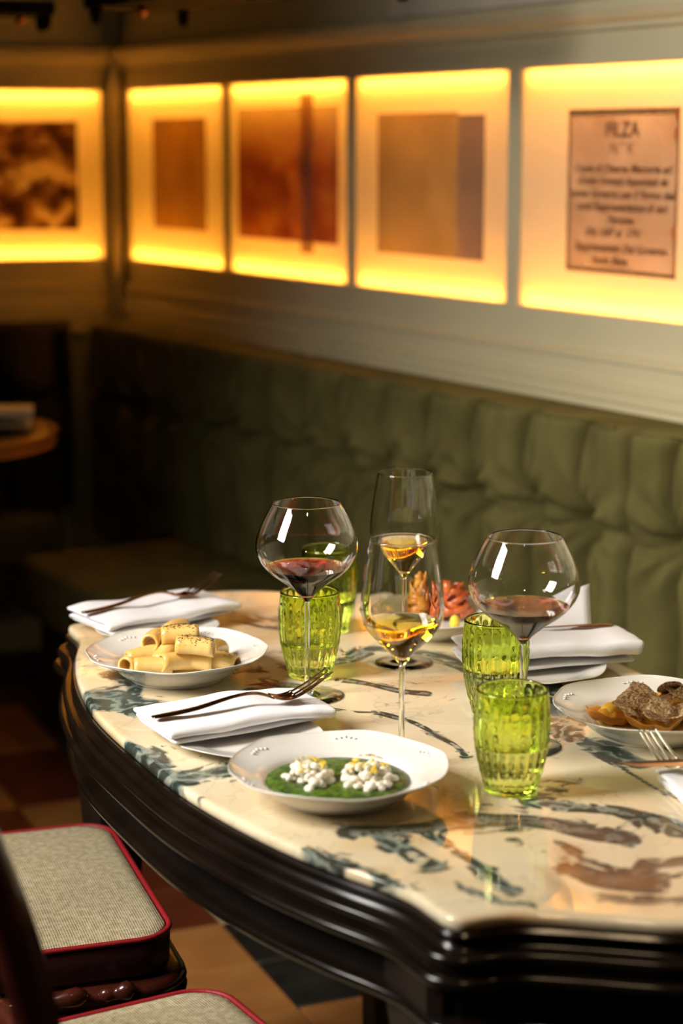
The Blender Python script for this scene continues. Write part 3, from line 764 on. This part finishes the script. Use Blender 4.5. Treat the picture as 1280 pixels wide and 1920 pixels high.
def bread_plate(label, p, rad=.09):
    t = thing('bread_plate', label, 'plate', (p[0], p[1], TZ + .0006), 0, 'white bread plates under napkins')
    top = [(0, .0060), (.045, .0060), (.056, .0072), (.066, .0100), (.084, .0135), (.0895, .0150)]
    und = [(.0900, .0140), (.083, .0112), (.066, .0070), (.056, .0035), (.050, .0), (.046, .0), (.044, .003), (0, .003)]
    lathe_obj('dish', smooth_prof(top, 3) + smooth_prof(und, 3), M_PORC, t, 96, scallop(.012, .05, .09))
    return t
P_PESTO = at(634, 1436, .7955); P_PASTA = at(332, 1221, .7955); P_RAV = at(1223, 1322, .7955); P_TOM = Vector((.132, 2.765, 0))
deep_plate('white deep plate holding green pesto and curd, nearest the camera', P_PESTO, .12, .3)
deep_plate('white deep plate of creamy rigatoni at the left table edge', P_PASTA, .12, .1)
deep_plate('white deep plate of truffle topped filled pasta, cut by the right frame edge', P_RAV, .12, .45)
deep_plate('white deep plate of tomato pasta at the back, behind the slim glasses', P_TOM, .106, .2)
bread_plate('small plate under the front napkin with fork, beside the pesto plate', (-.112, 2.222))
bread_plate('small plate under the back left napkin, behind the rigatoni plate', (-.268, 2.752))
bread_plate('small plate under the right hand napkin, by the bench side', (.265, 2.531))

# ------------------------------------------------------------------ napkins and cutlery
def napkin(label, cx, cy, rz, L=.235, W=.118, z=TZ + .0182, gap=.0080, seed=0, flap=False):
    nx = 30; prof = []
    hw = W / 2; lay = 3
    # zig-zag section: layer 0 from +y to -y, fold, layer 1 back, fold, layer 2
    for k in range(lay):
        ys = [(hw - .006) * (1 - 2 * i / 12) for i in range(13)]
        if k % 2 == 0: ys = ys[::-1]
        prof += [(y, k * gap) for y in ys]
        if k < lay - 1:
            s = 1 if k % 2 == 0 else -1; yc = s * (hw - .006)
            for i in range(1, 6):
                a = -PI / 2 + PI * i / 6
                prof.append((yc + s * .0055 * math.cos(a), (k + .5) * gap + gap / 2 * math.sin(a)))
    V, F = [], []; m = len(prof)
    for i in range(nx + 1):
        u = i / nx; x = (u - .5) * L
        for j, (y, zz) in enumerate(prof):
            k = zz / gap
            skew = .010 * (k - 1) * (1 - 2 * u) * .6
            xx = x + .003 * (k - 1) * (1 if u > .5 else -1) * abs(2 * u - 1) + .003 * noise.noise((u * 3, y * 40, seed))
            wob = .0022 * noise.noise((u * 6 + seed, y * 22, k * 2)) + .0018 * math.sin(u * 9 + seed + k)
            droop = -.0035 * max(0, abs(2 * u - 1) - .75) * 4 * (.4 if k < .5 else 1)
            V.append((xx, y + skew + .002 * noise.noise((u * 5, k, seed + 4)), zz + wob * (.3 if k < .3 else 1) + droop * (0 if k < .5 else 1)))
    for i in range(nx):
        for j in range(m - 1): F.append((i * m + j, i * m + j + 1, (i + 1) * m + j + 1, (i + 1) * m + j))
    o = mk('napkin', V, F, M_LINEN, None, True, (cx, cy, z), rz)
    so = o.modifiers.new('thickness', 'SOLIDIFY'); so.thickness = .0052; so.offset = 0
    su = o.modifiers.new('soft', 'SUBSURF'); su.levels = 1; su.render_levels = 1
    tag(o, label, 'napkin', 'folded white napkins')
    if flap:
        bm = bmesh.new(); n_ = 10; g = []
        for i in range(n_ + 1):
            row = []
            for j in range(n_ + 1):
                u, v = i / n_, j / n_
                row.append(bm.verts.new((-.05 + .125 * u + .02 * v, .02 + .062 * v + .006 * u, 2 * gap + .003 + .024 * v * v * (.4 + u) + .012 * u * v)))
            g.append(row)
        for i in range(n_):
            for j in range(n_): bm.faces.new((g[i][j], g[i + 1][j], g[i + 1][j + 1], g[i][j + 1]))
        f = from_bm('folded_corner', bm, M_LINEN, o, True); s2 = f.modifiers.new('thickness', 'SOLIDIFY'); s2.thickness = .003
    return o
napkin('front white folded napkin under a bronze fork, beside the pesto plate', -.130, 2.268, R(28), seed=1, L=.212)
napkin('back left white folded napkin under a fork, behind the rigatoni', -.277, 2.797, R(36), seed=5, L=.218, W=.128)
napkin('right hand white napkin with a lifted corner, near the green bench', .276, 2.552, R(14), seed=9, L=.236, W=.10, gap=.0145, flap=True)
napkin('white napkin with knife and fork at the right frame edge, before the truffle pasta', .462, 2.045, R(12), seed=13, L=.205, W=.11, z=TZ + .0028)

def fork(label, p, rz, m, pitch=0.0, flip=1):
    """x from handle end to the tine tips"""
    t = thing('fork', label, 'fork', p, rz, 'forks'); t.scale = (1.1, 1.1, 1.1); t.rotation_euler = (0, pitch, rz)
    hp = smooth_prof([(0, 0, .0016), (.012, 0, .0018), (.05, 0, .0050), (.09, 0, .0125), (.115, 0, .0140), (.130, 0, .0105), (.139, 0, .0062)], 3)
    hr = smooth_prof([(.0050, .0012), (.0072, .0013), (.0062, .0014), (.0040, .0016), (.0028, .0018), (.0032, .0017), (.0060, .0013)], 3)
    tube('handle', hp, [tuple(r) for r in hr], m, t, 10)
    def curve(x):
        k = (x - .136) / .072; return .0075 - .0075 * math.sin(min(1, max(0, k * 2.4)) * PI / 2) + .034 * max(0, k - .12) ** 1.5
    bm = bmesh.new(); xs = [.136 + .030 * i / 8 for i in range(9)]; rows = []
    for x in xs:
        k = (x - .136) / .030; hw = .0055 + .0070 * math.sin(min(1, k * 1.3) * PI / 2)
        rows.append([(x, hw * (j / 4 - 1), curve(x) + .0022 * (j / 4 - 1) ** 2) for j in range(9)])
    up = [[bm.verts.new((q[0], q[1], q[2] + .0008)) for q in r] for r in rows]; dn = [[bm.verts.new((q[0], q[1], q[2] - .0008)) for q in r] for r in rows]
    for i in range(8):
        for j in range(8):
            bm.faces.new((up[i][j], up[i + 1][j], up[i + 1][j + 1], up[i][j + 1])); bm.faces.new((dn[i][j], dn[i][j + 1], dn[i + 1][j + 1], dn[i + 1][j]))
        bm.faces.new((up[i][0], dn[i][0], dn[i + 1][0], up[i + 1][0])); bm.faces.new((up[i][8], up[i + 1][8], dn[i + 1][8], dn[i][8]))
    for r_ in (0, 8):
        for j in range(8): bm.faces.new((up[r_][j], up[r_][j + 1], dn[r_][j + 1], dn[r_][j]))
    from_bm('head', bm, m, t, True)
    for q in (-1.5, -.5, .5, 1.5):
        pts = [(x, q * .0070 * (1 - .10 * (x - .165) / .043), curve(x) + .0018 * (q / 1.5) ** 2) for x in [.163 + .045 * i / 10 for i in range(11)]]
        tube('tine', pts, [(.0019 - .0010 * (i / 10) ** 2, .0010 - .0003 * i / 10) for i in range(11)], m, t, 8)
    return t
fork('bronze fork lying on the front napkin, tines up', (-.222, 2.203, TZ + .0385), R(25), M_BRONZE)
fork('bronze fork lying on the back left napkin, tines up', (-.372, 2.722, TZ + .0385), R(35), M_BRONZE)
fork('silver fork on the right frame edge napkin, tines pointing left over it', (.440, 1.905, TZ + .0230), R(115), M_STEEL)
def knife(label, p, rz, m, blade=.10, hand=.10):
    """x from the handle end to the blade tip"""
    t = thing('knife', label, 'knife', p, rz, 'table knives')
    tube('handle', smooth_prof([(0, 0, 0), (.01, 0, 0), (.05, 0, .0005), (hand, 0, .001)], 4), [tuple(q) for q in smooth_prof([(.004, .002), (.0065, .003), (.0055, .0032), (.0042, .0024)], 4)], m, t, 10)
    bm = bmesh.new(); rows = []
    for i in range(13):
        k = i / 12; x = hand - .003 + blade * k; top = .0048; bot = -.0075 + .0040 * k * k
        if k > .7: top = .0048 - (.0090) * ((k - .7) / .3) ** 2
        if k > .97: top = bot + .0008
        rows.append([bm.verts.new((x, top, .0020)), bm.verts.new((x, (top + bot) / 2, .0024)), bm.verts.new((x, bot, .0012)), bm.verts.new((x, (top + bot) / 2, .0006))])
    for a, b in zip(rows, rows[1:]):
        for k in range(4): bm.faces.new((a[k], a[(k + 1) % 4], b[(k + 1) % 4], b[k]))
    bm.faces.new(rows[0]); bm.faces.new(rows[-1][::-1])
    from_bm('blade', bm, m, t); return t
knife('knife at the right frame edge, blade tip past the end of its napkin', (.500, 2.070, TZ + .0290), R(184.5), M_BRONZE, .115, .09).rotation_euler.x = R(-26)
knife('knife lying along the right hand napkin by the bench', (.372, 2.606, TZ + .0510), R(194), M_BRONZE, .09, .10)

# ------------------------------------------------------------------ food
def tube_mesh(L, ro, ri, bend, n=20, k=8):
    V, F = [], []
    def ringp(r, i, rib):
        u = i / k - .5; x = u * L; z0 = bend * (1 - 4 * u * u)
        return [(x, (r + (rib * math.cos(12 * 2 * PI * j / n) if rib else 0)) * math.cos(2 * PI * j / n), z0 + (r + (rib * math.cos(12 * 2 * PI * j / n) if rib else 0)) * math.sin(2 * PI * j / n)) for j in range(n)]
    for i in range(k + 1): V += ringp(ro * (1 + .04 * abs(i / k - .5)), i, 0)
    for i in range(k, -1, -1): V += ringp(ri, i, 0)
    m = 2 * (k + 1)
    for i in range(m):
        for j in range(n): F.append((i * n + j, i * n + (j + 1) % n, ((i + 1) % m) * n + (j + 1) % n, ((i + 1) % m) * n + j))
    return V, F
RIGM = []
for L, bd in ((.046, .002), (.042, .003), (.050, .0015)):
    V, F = tube_mesh(L, .0122, .0092, bd); o = mk('rigatoni', V, F, M_RIG); bm = bmesh.new(); bm.from_mesh(o.data); bmesh.ops.recalc_face_normals(bm, faces=bm.faces); bm.to_mesh(o.data); bm.free(); RIGM.append(o.data); bpy.data.objects.remove(o)
RIGS = [ # px, py, z above table, yaw, pitch, which, pepper, label
    (338, 1190, .062, 4, -3, 2, 1, 'peppered rigatoni tube lying on top at the back of the heap'),
    (366, 1212, .054, -6, 4, 2, 1, 'peppered rigatoni tube lying on top at the front of the heap'),
    (291, 1200, .050, 74, 0, 1, 0, 'rigatoni tube showing its round open end, upper left of the heap'),
    (329, 1182, .047, 60, 0, 1, 0, 'rigatoni tube peeping out behind the topmost two'),
    (270, 1231, .032, 24, -8, 0, 0, None), (313, 1224, .038, 58, -28, 0, 0, None), (287, 1250, .026, 6, 0, 2, 0, None),
    (330, 1242, .030, 34, 6, 0, 0, None), (366, 1241, .028, -4, 2, 0, 1, None), (415, 1241, .026, -22, 4, 0, 1, None),
    (252, 1243, .024, 62, 0, 1, 0, None), (402, 1218, .036, 70, 10, 1, 0, None), (330, 1216, .030, 10, 0, 2, 0, None), (300, 1212, .030, 40, 0, 0, 0, None), (372, 1222, .032, 90, 0, 0, 0, None)]
def pepper(parent, n, L, seed):
    rd = random.Random(seed); bm = bmesh.new()
    for i in range(n):
        a = rd.gauss(PI / 2, .55); x = rd.uniform(-.48, .48) * L
        q = Vector((x, .0124 * math.cos(a), .0022 * (1 - (2 * x / L) ** 2) + .0124 * math.sin(a)))
        bmesh.ops.create_icosphere(bm, subdivisions=1, radius=rd.uniform(.0003, .0008), matrix=Matrix.Translation(q) @ Matrix.Diagonal((1.4, 1, .6, 1)))
    o = from_bm('pepper', bm, M_PEPPER, parent, True); o['kind'] = 'stuff'
for px, py, z, yaw, pit, wh, pep, lab in RIGS:
    q = at(px, py, TZ + z)
    o = link('rigatoni', RIGM[wh], None, q); o.rotation_euler = (random.uniform(-.3, .3), R(pit), R(yaw))
    tag(o, lab or 'sauced rigatoni tube in the lower layer of the heap', 'pasta', 'rigatoni in the left plate')
    if pep: pepper(o, 210 if lab else 30, (.046, .042, .050)[wh], px)
def blob_disc(name, p, r, z, hgt, m, seed, label, cat, amp=.10, bumps=.001):
    n, k = 64, 14; V = [(0, 0, hgt)]; F = []
    for i in range(1, k + 1):
        for j in range(n):
            t = 2 * PI * j / n; u = i / k
            rr = r * u * (1 + amp * u * noise.noise((2 * math.cos(t), 2 * math.sin(t), seed)))
            x, y = rr * math.cos(t), rr * math.sin(t)
            V.append((x, y, hgt * (1 - u ** 6) + bumps * noise.noise((x * 90, y * 90, seed)) * (1 - u ** 4)))
    for j in range(n): F.append((0, 1 + j, 1 + (j + 1) % n))
    for i in range(k - 1):
        for j in range(n): a = 1 + i * n; F.append((a + j, a + n + j, a + n + (j + 1) % n, a + (j + 1) % n))
    V.append((0, 0, -.002)); c = len(V) - 1; a = 1 + (k - 1) * n
    for j in range(n): F.append((a + (j + 1) % n, a + j, c))
    return tag(mk(name, V, F, m, None, True, (p.x, p.y, TZ + z)), label, cat)
blob_disc('cream_sauce', at(338, 1236, .78), .058, .0135, .007, M_SAUCE, 2.2, 'pool of pale cream sauce under the rigatoni', 'sauce', .12)
blob_disc('pesto', P_PESTO, .0800, .0195, .0045, M_PESTO, 4.4, 'bright green pesto filling the nearest plate', 'sauce', .02, .0016)
blob_disc('broth', P_RAV, .068, .0135, .003, M_BROTH, 6.4, 'thin golden sauce under the filled pasta', 'sauce', .02)

def dollop(label, px, py, sx, sy, sz, seed, nz):
    p = at(px, py, TZ + .024); rd = random.Random(seed)
    t = thing('cheese_dollop', label, 'cheese', (p.x, p.y, TZ + .022), 0, 'curd dollops on the pesto')
    bm = bmesh.new()
    for i in range(64):
        a = rd.uniform(0, 2 * PI); r = math.sqrt(rd.random()); h = rd.random() * (1 - r * r * .8)
        m4 = Matrix.Translation((sx * r * math.cos(a), sy * r * math.sin(a), .001 + sz * h)) @ Matrix.Rotation(rd.uniform(0, 3), 4, 'Z') @ Matrix.Diagonal((rd.uniform(.9, 1.5), rd.uniform(.8, 1.2), rd.uniform(.7, 1.05), 1))
        bmesh.ops.create_icosphere(bm, subdivisions=2, radius=rd.uniform(.0034, .0058), matrix=m4)
    for v in bm.verts: v.co += .0010 * noise.noise_vector(v.co * 260)
    from_bm('curd', bm, M_CURD, t, True)
    for i in range(nz):
        a = rd.uniform(0, 2 * PI); r = rd.uniform(.1, .7); c = Vector((sx * r * math.cos(a), sy * r * math.sin(a) - .004, sz * (1 - r * r * .8) + .0060))
        pts = [c + Vector((.0045 * math.cos(a + k * .5), .0045 * math.sin(a + k * .5), .0006 * k)) for k in range(5)]
        tube('lemon_zest', pts, [(.0016, .0007)] * 5, M_ZEST, t, 6)
    return t
dollop('white curd dollop with lemon zest, left one on the pesto', 578, 1460, .027, .034, .018, 4, 16)
dollop('white curd dollop with lemon zest, right one on the pesto', 688, 1460, .028, .042, .020, 8, 18)

def tortello(label, px, py, z, r, rot, seed):
    p = at(px, py, TZ + z); n, k = 48, 16; V, F = [], []
    t = thing('filled_pasta', label, 'pasta', p, rot, 'filled pasta on the right plate')
    prof = smooth_prof([(0, .013), (.25, .0125), (.45, .008), (.60, .0025), (.74, .0025), (.88, .0075), (1.0, .0100), (1.02, .0085), (.93, .003), (.75, -.003), (.4, -.004), (0, -.004)], 3)
    def md(rr, zz, th, i):
        f = 1 + .10 * math.sin(2 * th + seed) + .05 * math.sin(5 * th + seed * 2)
        return (rr * f, zz + .0045 * (rr / r) * math.sin(2 * th + seed) + .0015 * (rr / r) * math.sin(7 * th))
    lathe_obj('pasta_sheet', [(a * r, b) for a, b in prof], M_TORT, t, n, md)
    lathe_obj('filling_bulge', [(a * r, b) for a, b in smooth_prof([(0, .0175), (.2, .0165), (.36, .012), (.40, .006), (0, .004)], 3)], M_YOLK, t, 24, lambda rr, zz, th, i: (rr * (1 + .15 * math.sin(2 * th + seed)), zz))
    return t
tortello('yellow filled pasta at the left of the truffle plate', 1146, 1343, .022, .031, .2, 1.0)
tortello('orange filled pasta at the front of the truffle plate', 1224, 1358, .022, .033, .9, 2.6)
tortello('filled pasta at the right of the truffle plate, mostly under truffle', 1285, 1335, .024, .032, .5, 4.1)
tortello('filled pasta under the middle of the truffle heap', 1215, 1322, .022, .030, 2.1, 5.2)
TRU = [(1197, 1308, .050, .024, .25, -.2), (1176, 1328, .043, .020, .35, .3), (1222, 1336, .040, .018, .5, -.1), (1246, 1309, .050, .021, -.3, .35), (1256, 1290, .060, .016, .7, .4), (1274, 1300, .055, .020, -.2, -.3), (1275, 1332, .045, .021, .3, .2), (1208, 1296, .055, .018, -.4, .2), (1236, 1326, .052, .015, .1, .5)]
for i, (px, py, z, r, ax, ay) in enumerate(TRU):
    q = at(px, py, TZ + z); n, k = 40, 8
    V, F = [], []
    for s in (0, 1):
        base = len(V); V.append((0, 0, .0006 if s == 0 else -.0006))
        for a in range(1, k + 1):
            for j in range(n):
                th = 2 * PI * j / n; rr = r * a / k * (1 + .22 * noise.noise((1.6 * math.cos(th), 1.6 * math.sin(th), i * 3.3)))
                x, y = rr * math.cos(th), rr * math.sin(th)
                V.append((x, y, (.0008 if s == 0 else -.0008) + .006 * noise.noise((x * 50, y * 50, i * 2.0)) + .02 * x * y / r))
        for j in range(n):
            f = (base, base + 1 + j, base + 1 + (j + 1) % n); F.append(f if s == 0 else f[::-1])
        for a in range(k - 1):
            for j in range(n):
                b0 = base + 1 + a * n; f = (b0 + j, b0 + n + j, b0 + n + (j + 1) % n, b0 + (j + 1) % n); F.append(f if s == 0 else f[::-1])
    a0 = 1 + (k - 1) * n; b0 = 1 + k * n + a0
    for j in range(n): F.append((a0 + j, b0 + j, b0 + (j + 1) % n, a0 + (j + 1) % n))
    o = mk('truffle_slice', V, F, M_TRUF, None, True, q); o.rotation_euler = (ax, ay, i * .7)
    tag(o, 'thin speckled brown truffle slice in the heap on the filled pasta', 'truffle', 'truffle slices on the right plate')

def nest(label, px, py, z, rx, ry, hz, m, seed, strands):
    p = at(px, py, TZ + z); rd = random.Random(seed); bm = bmesh.new()
    for s in range(strands):
        a = rd.uniform(0, 6.3); lv = s / strands; r0 = rd.uniform(.45, 1.0) * (1 - .45 * lv); tw = rd.uniform(-.5, .5); pts = []
        K = 22; span = rd.uniform(2.0, 4.5)
        for k in range(K):
            u = k / (K - 1); th = a + span * u
            pts.append((rx * r0 * math.cos(th) + .004 * noise.noise((u * 3, seed, s)), ry * r0 * math.sin(th) + .004 * noise.noise((u * 3, seed + 9, s)), hz * lv * .9 + .004 + .010 * math.sin(u * 5 + tw * 6) * (.5 + lv)))
        add_loft(bm, pts, [(.0013, .0042)] * K, 8)
    return tag(from_bm('pasta_nest', bm, m, None, True, (p.x, p.y, TZ + z)), label, 'pasta', 'pasta nests in the back plate')
nest('tall golden pasta nest at the left of the back plate', 792, 1150, .016, .026, .026, .050, M_TOMP, 3, 34)
nest('lower tomato red pasta nest at the right of the back plate', 852, 1152, .016, .030, .034, .036, M_TOMR, 6, 34)
for px, py, z, m, lab in ((853, 1166, .030, M_ZEST, 'yellow vegetable chunk on the front of the red pasta nest'), (838, 1102, .060, M_TOMR, 'red tomato chunk on top between the two pasta nests')):
    q = at(px, py, TZ + z); bm = bmesh.new(); bmesh.ops.create_icosphere(bm, subdivisions=2, radius=.0095)
    for v in bm.verts: v.co = Vector((v.co.x * .8, v.co.y * .8, v.co.z * 1.1)) * (1 + .25 * noise.noise(v.co * 90 + Vector((px, 0, 0))))
    tag(from_bm('vegetable_chunk', bm, m, None, True, q), lab, 'vegetable')

# ------------------------------------------------------------------ chairs
def rrect(x0, x1, y0, y1, r, n=7):
    pts = []
    for cx, cy, a0 in ((x1 - r, y1 - r, 0), (x0 + r, y1 - r, 90), (x0 + r, y0 + r, 180), (x1 - r, y0 + r, 270)):
        for k in range(n + 1):
            a = R(a0 + 90 * k / n); pts.append((cx + r * math.cos(a), cy + r * math.sin(a)))
    return pts
def chair(label, fx, fy, rz, W=.42, D=.40, ztop=.48, back_h=.93):
    """origin on the floor under the middle of the front edge; local x = facing, y = left"""
    t = thing('dining_chair', label, 'chair', (fx, fy, 0), rz, 'dining chairs with red piped seats')
    hw = W / 2
    def pad(name, inset, zs, m, dome=0.0):
        V, F = [], []; rings = []
        for z, ins in zs:
            pts = rrect(-D + ins, -ins, -hw + ins, hw - ins, .05 - ins * .5); rings.append(len(V)); V.extend([(x, y, z) for x, y in pts])
        n = len(V) // len(zs)
        for a, b in zip(rings, rings[1:]):
            for k in range(n): F.append((a + k, a + (k + 1) % n, b + (k + 1) % n, b + k))
        c = len(V); V.append((-D / 2, 0, zs[-1][0] + dome)); c0 = len(V); V.append((-D / 2, 0, zs[0][0]))
        for k in range(n): F.append((rings[-1] + k, rings[-1] + (k + 1) % n, c)); F.append((rings[0] + (k + 1) % n, rings[0] + k, c0))
        o = mk(name, V, F, m, t); return o
    pad('cushion_side', 0, [(ztop - .050, .004), (ztop - .046, .001), (ztop - .010, .0), (ztop - .004, .002)], M_DKLEATH)
    pad('seat_top', 0, [(ztop - .005, .004), (ztop + .001, .007), (ztop + .003, .02), (ztop + .0045, .05)], M_WEAVE, .003)
    tube('piping', [(x, y, ztop - .001) for x, y in rrect(-D + .001, -.001, -hw + .001, hw - .001, .049, 9)], .0038, M_RED, t, 8, True)
    # seat rail with a fluted lip, and a carved clasp on either side
    V, F = [], []; prof = [(.0, .425), (.012, .425), (.019, .420), (.021, .413), (.016, .407), (.021, .402), (.021, .396), (.016, .391), (.014, .385), (.014, .352), (.0, .345), (-.025, .345), (-.025, .425)]
    ring_ = rrect(-D, 0, -hw, hw, .05); n = len(ring_); cen = Vector((-D / 2, 0))
    nrm = []
    for k in range(n):
        a = Vector(ring_[(k + 1) % n]) - Vector(ring_[k - 1]); a.normalize(); nn = Vector((a.y, -a.x)); nrm.append(nn)
    for o_, z in prof: V += [(ring_[k][0] + nrm[k].x * o_, ring_[k][1] + nrm[k].y * o_, z) for k in range(n)]
    k_ = len(prof)
    for j in range(k_):
        for k in range(n): F.append((j * n + k, j * n + (k + 1) % n, ((j + 1) % k_) * n + (k + 1) % n, ((j + 1) % k_) * n + k))
    o = mk('seat_rail', V, F, M_CHWOOD, t); bm = bmesh.new(); bm.from_mesh(o.data); bmesh.ops.recalc_face_normals(bm, faces=bm.faces); bm.to_mesh(o.data); bm.free()
    for sy in (-1, 1):
        for xx, L_ in ((-.085, .020), (-.17, .05)):
            bm = bmesh.new(); y = sy * (hw + .013)
            add_loft(bm, smooth_prof([(xx - L_, y, .416), (xx - L_ * .6, y + sy * .004, .420), (xx, y + sy * .005, .420), (xx + L_ * .7, y + sy * .008, .424), (xx + L_, y, .418)], 3), [tuple(q) for q in smooth_prof([(.004, .006), (.009, .010), (.007, .008), (.012, .013), (.004, .005)], 3)], 10)
            from_bm('carved_scroll', bm, M_CHWOOD, t, True)
    for sx in (-.035, -D + .035):
        for sy in (-1, 1):
            y = sy * (hw - .035)
            o = tube('leg', smooth_prof([(sx, y, .350), (sx + (.012 if sx > -.1 else -.01), y + sy * .010, .30), (sx, y, .16), (sx + (.004 if sx > -.1 else -.03), y, .03), (sx + (.010 if sx > -.1 else -.04), y, .0)], 4), [q[0] for q in smooth_prof([(.030,), (.030,), (.018,), (.014,), (.018,)], 4)], M_CHWOOD, t, 10)
    tops = []
    for sy in (-1, 1):
        y = sy * (hw - .020)
        pth = smooth_prof([(-D + .01, y, .36), (-D + .005, y, .48), (-D - .010, y, .62), (-D - .035, y, .76), (-D - .075, y, back_h - .03), (-D - .084, y, back_h)], 4)
        tube('back_post', pth, [tuple(q) for q in smooth_prof([(.020, .022), (.022, .024), (.021, .022), (.020, .021), (.020, .020), (.012, .012)], 4)], M_CHWOOD, t, 12, up=Vector((1, 0, 0)))
    tube('crest_rail', [(-D - .075 - .012 * (1 - (k / 6 - 1) ** 2), -(hw - .02) + (W - .04) * k / 12, back_h - .035 + .012 * (1 - (k / 6 - 1) ** 2)) for k in range(13)], [(.010, .028)] * 13, M_CHWOOD, t, 10)
    tube('back_rail', [(-D - .014, -(hw - .02) + (W - .04) * k / 8, .64) for k in range(9)], [(.009, .018)] * 9, M_CHWOOD, t, 10)
    return t
f1 = Vector((-.351, 2.715)) * .5 + Vector((-.224, 2.331)) * .5 + Vector((.012, .004))
chair('dining chair at the far left, whole woven seat top in view', f1.x, f1.y, R(18.3), .44, .40)
F2 = Vector((-.150, 2.172)); r2 = R(30)
f2 = F2 + .21 * Vector((math.sin(r2), -math.cos(r2)))
chair('nearest dining chair, seat corner at the bottom edge and tall back post at left', f2.x, f2.y, r2, .42, .355, .48, .915)

# ------------------------------------------------------------------ the other table in the dark corner
t2 = thing('side_table', 'round wooden table in the dark corner at the left edge', 'table', (-1.043, 4.60, .034))
lathe_obj('table_top', smooth_prof([(0, .722), (.33, .722), (.346, .727), (.351, .738), (.348, .750), (.338, .755), (0, .755)], 3), M_TABLE2, t2, 96)
lathe_obj('leather_inlay', [(0, .7552), (.305, .7552), (.305, .7575), (0, .7575)], M_SLATE, t2, 64)
lathe_obj('pedestal', smooth_prof([(0, -.034), (.16, -.034), (.16, -.01), (.06, .03), (.035, .15), (.045, .40), (.035, .60), (.09, .72), (0, .724)], 4), M_TABLE2, t2, 32)
bp = thing('bread_plate', 'small dark plate on the round corner table', 'plate', (-.835, 4.58, .7920))
lathe_obj('dish', smooth_prof([(0, .006), (.06, .006), (.10, .014), (.104, .0145), (.102, .011), (.06, .001), (0, .001)], 3), M_SLATE, bp, 48)
n2 = napkin('napkin bundle on the plate of the round corner table', -.835, 4.58, R(10), .20, .12, .8085, .020, 21)
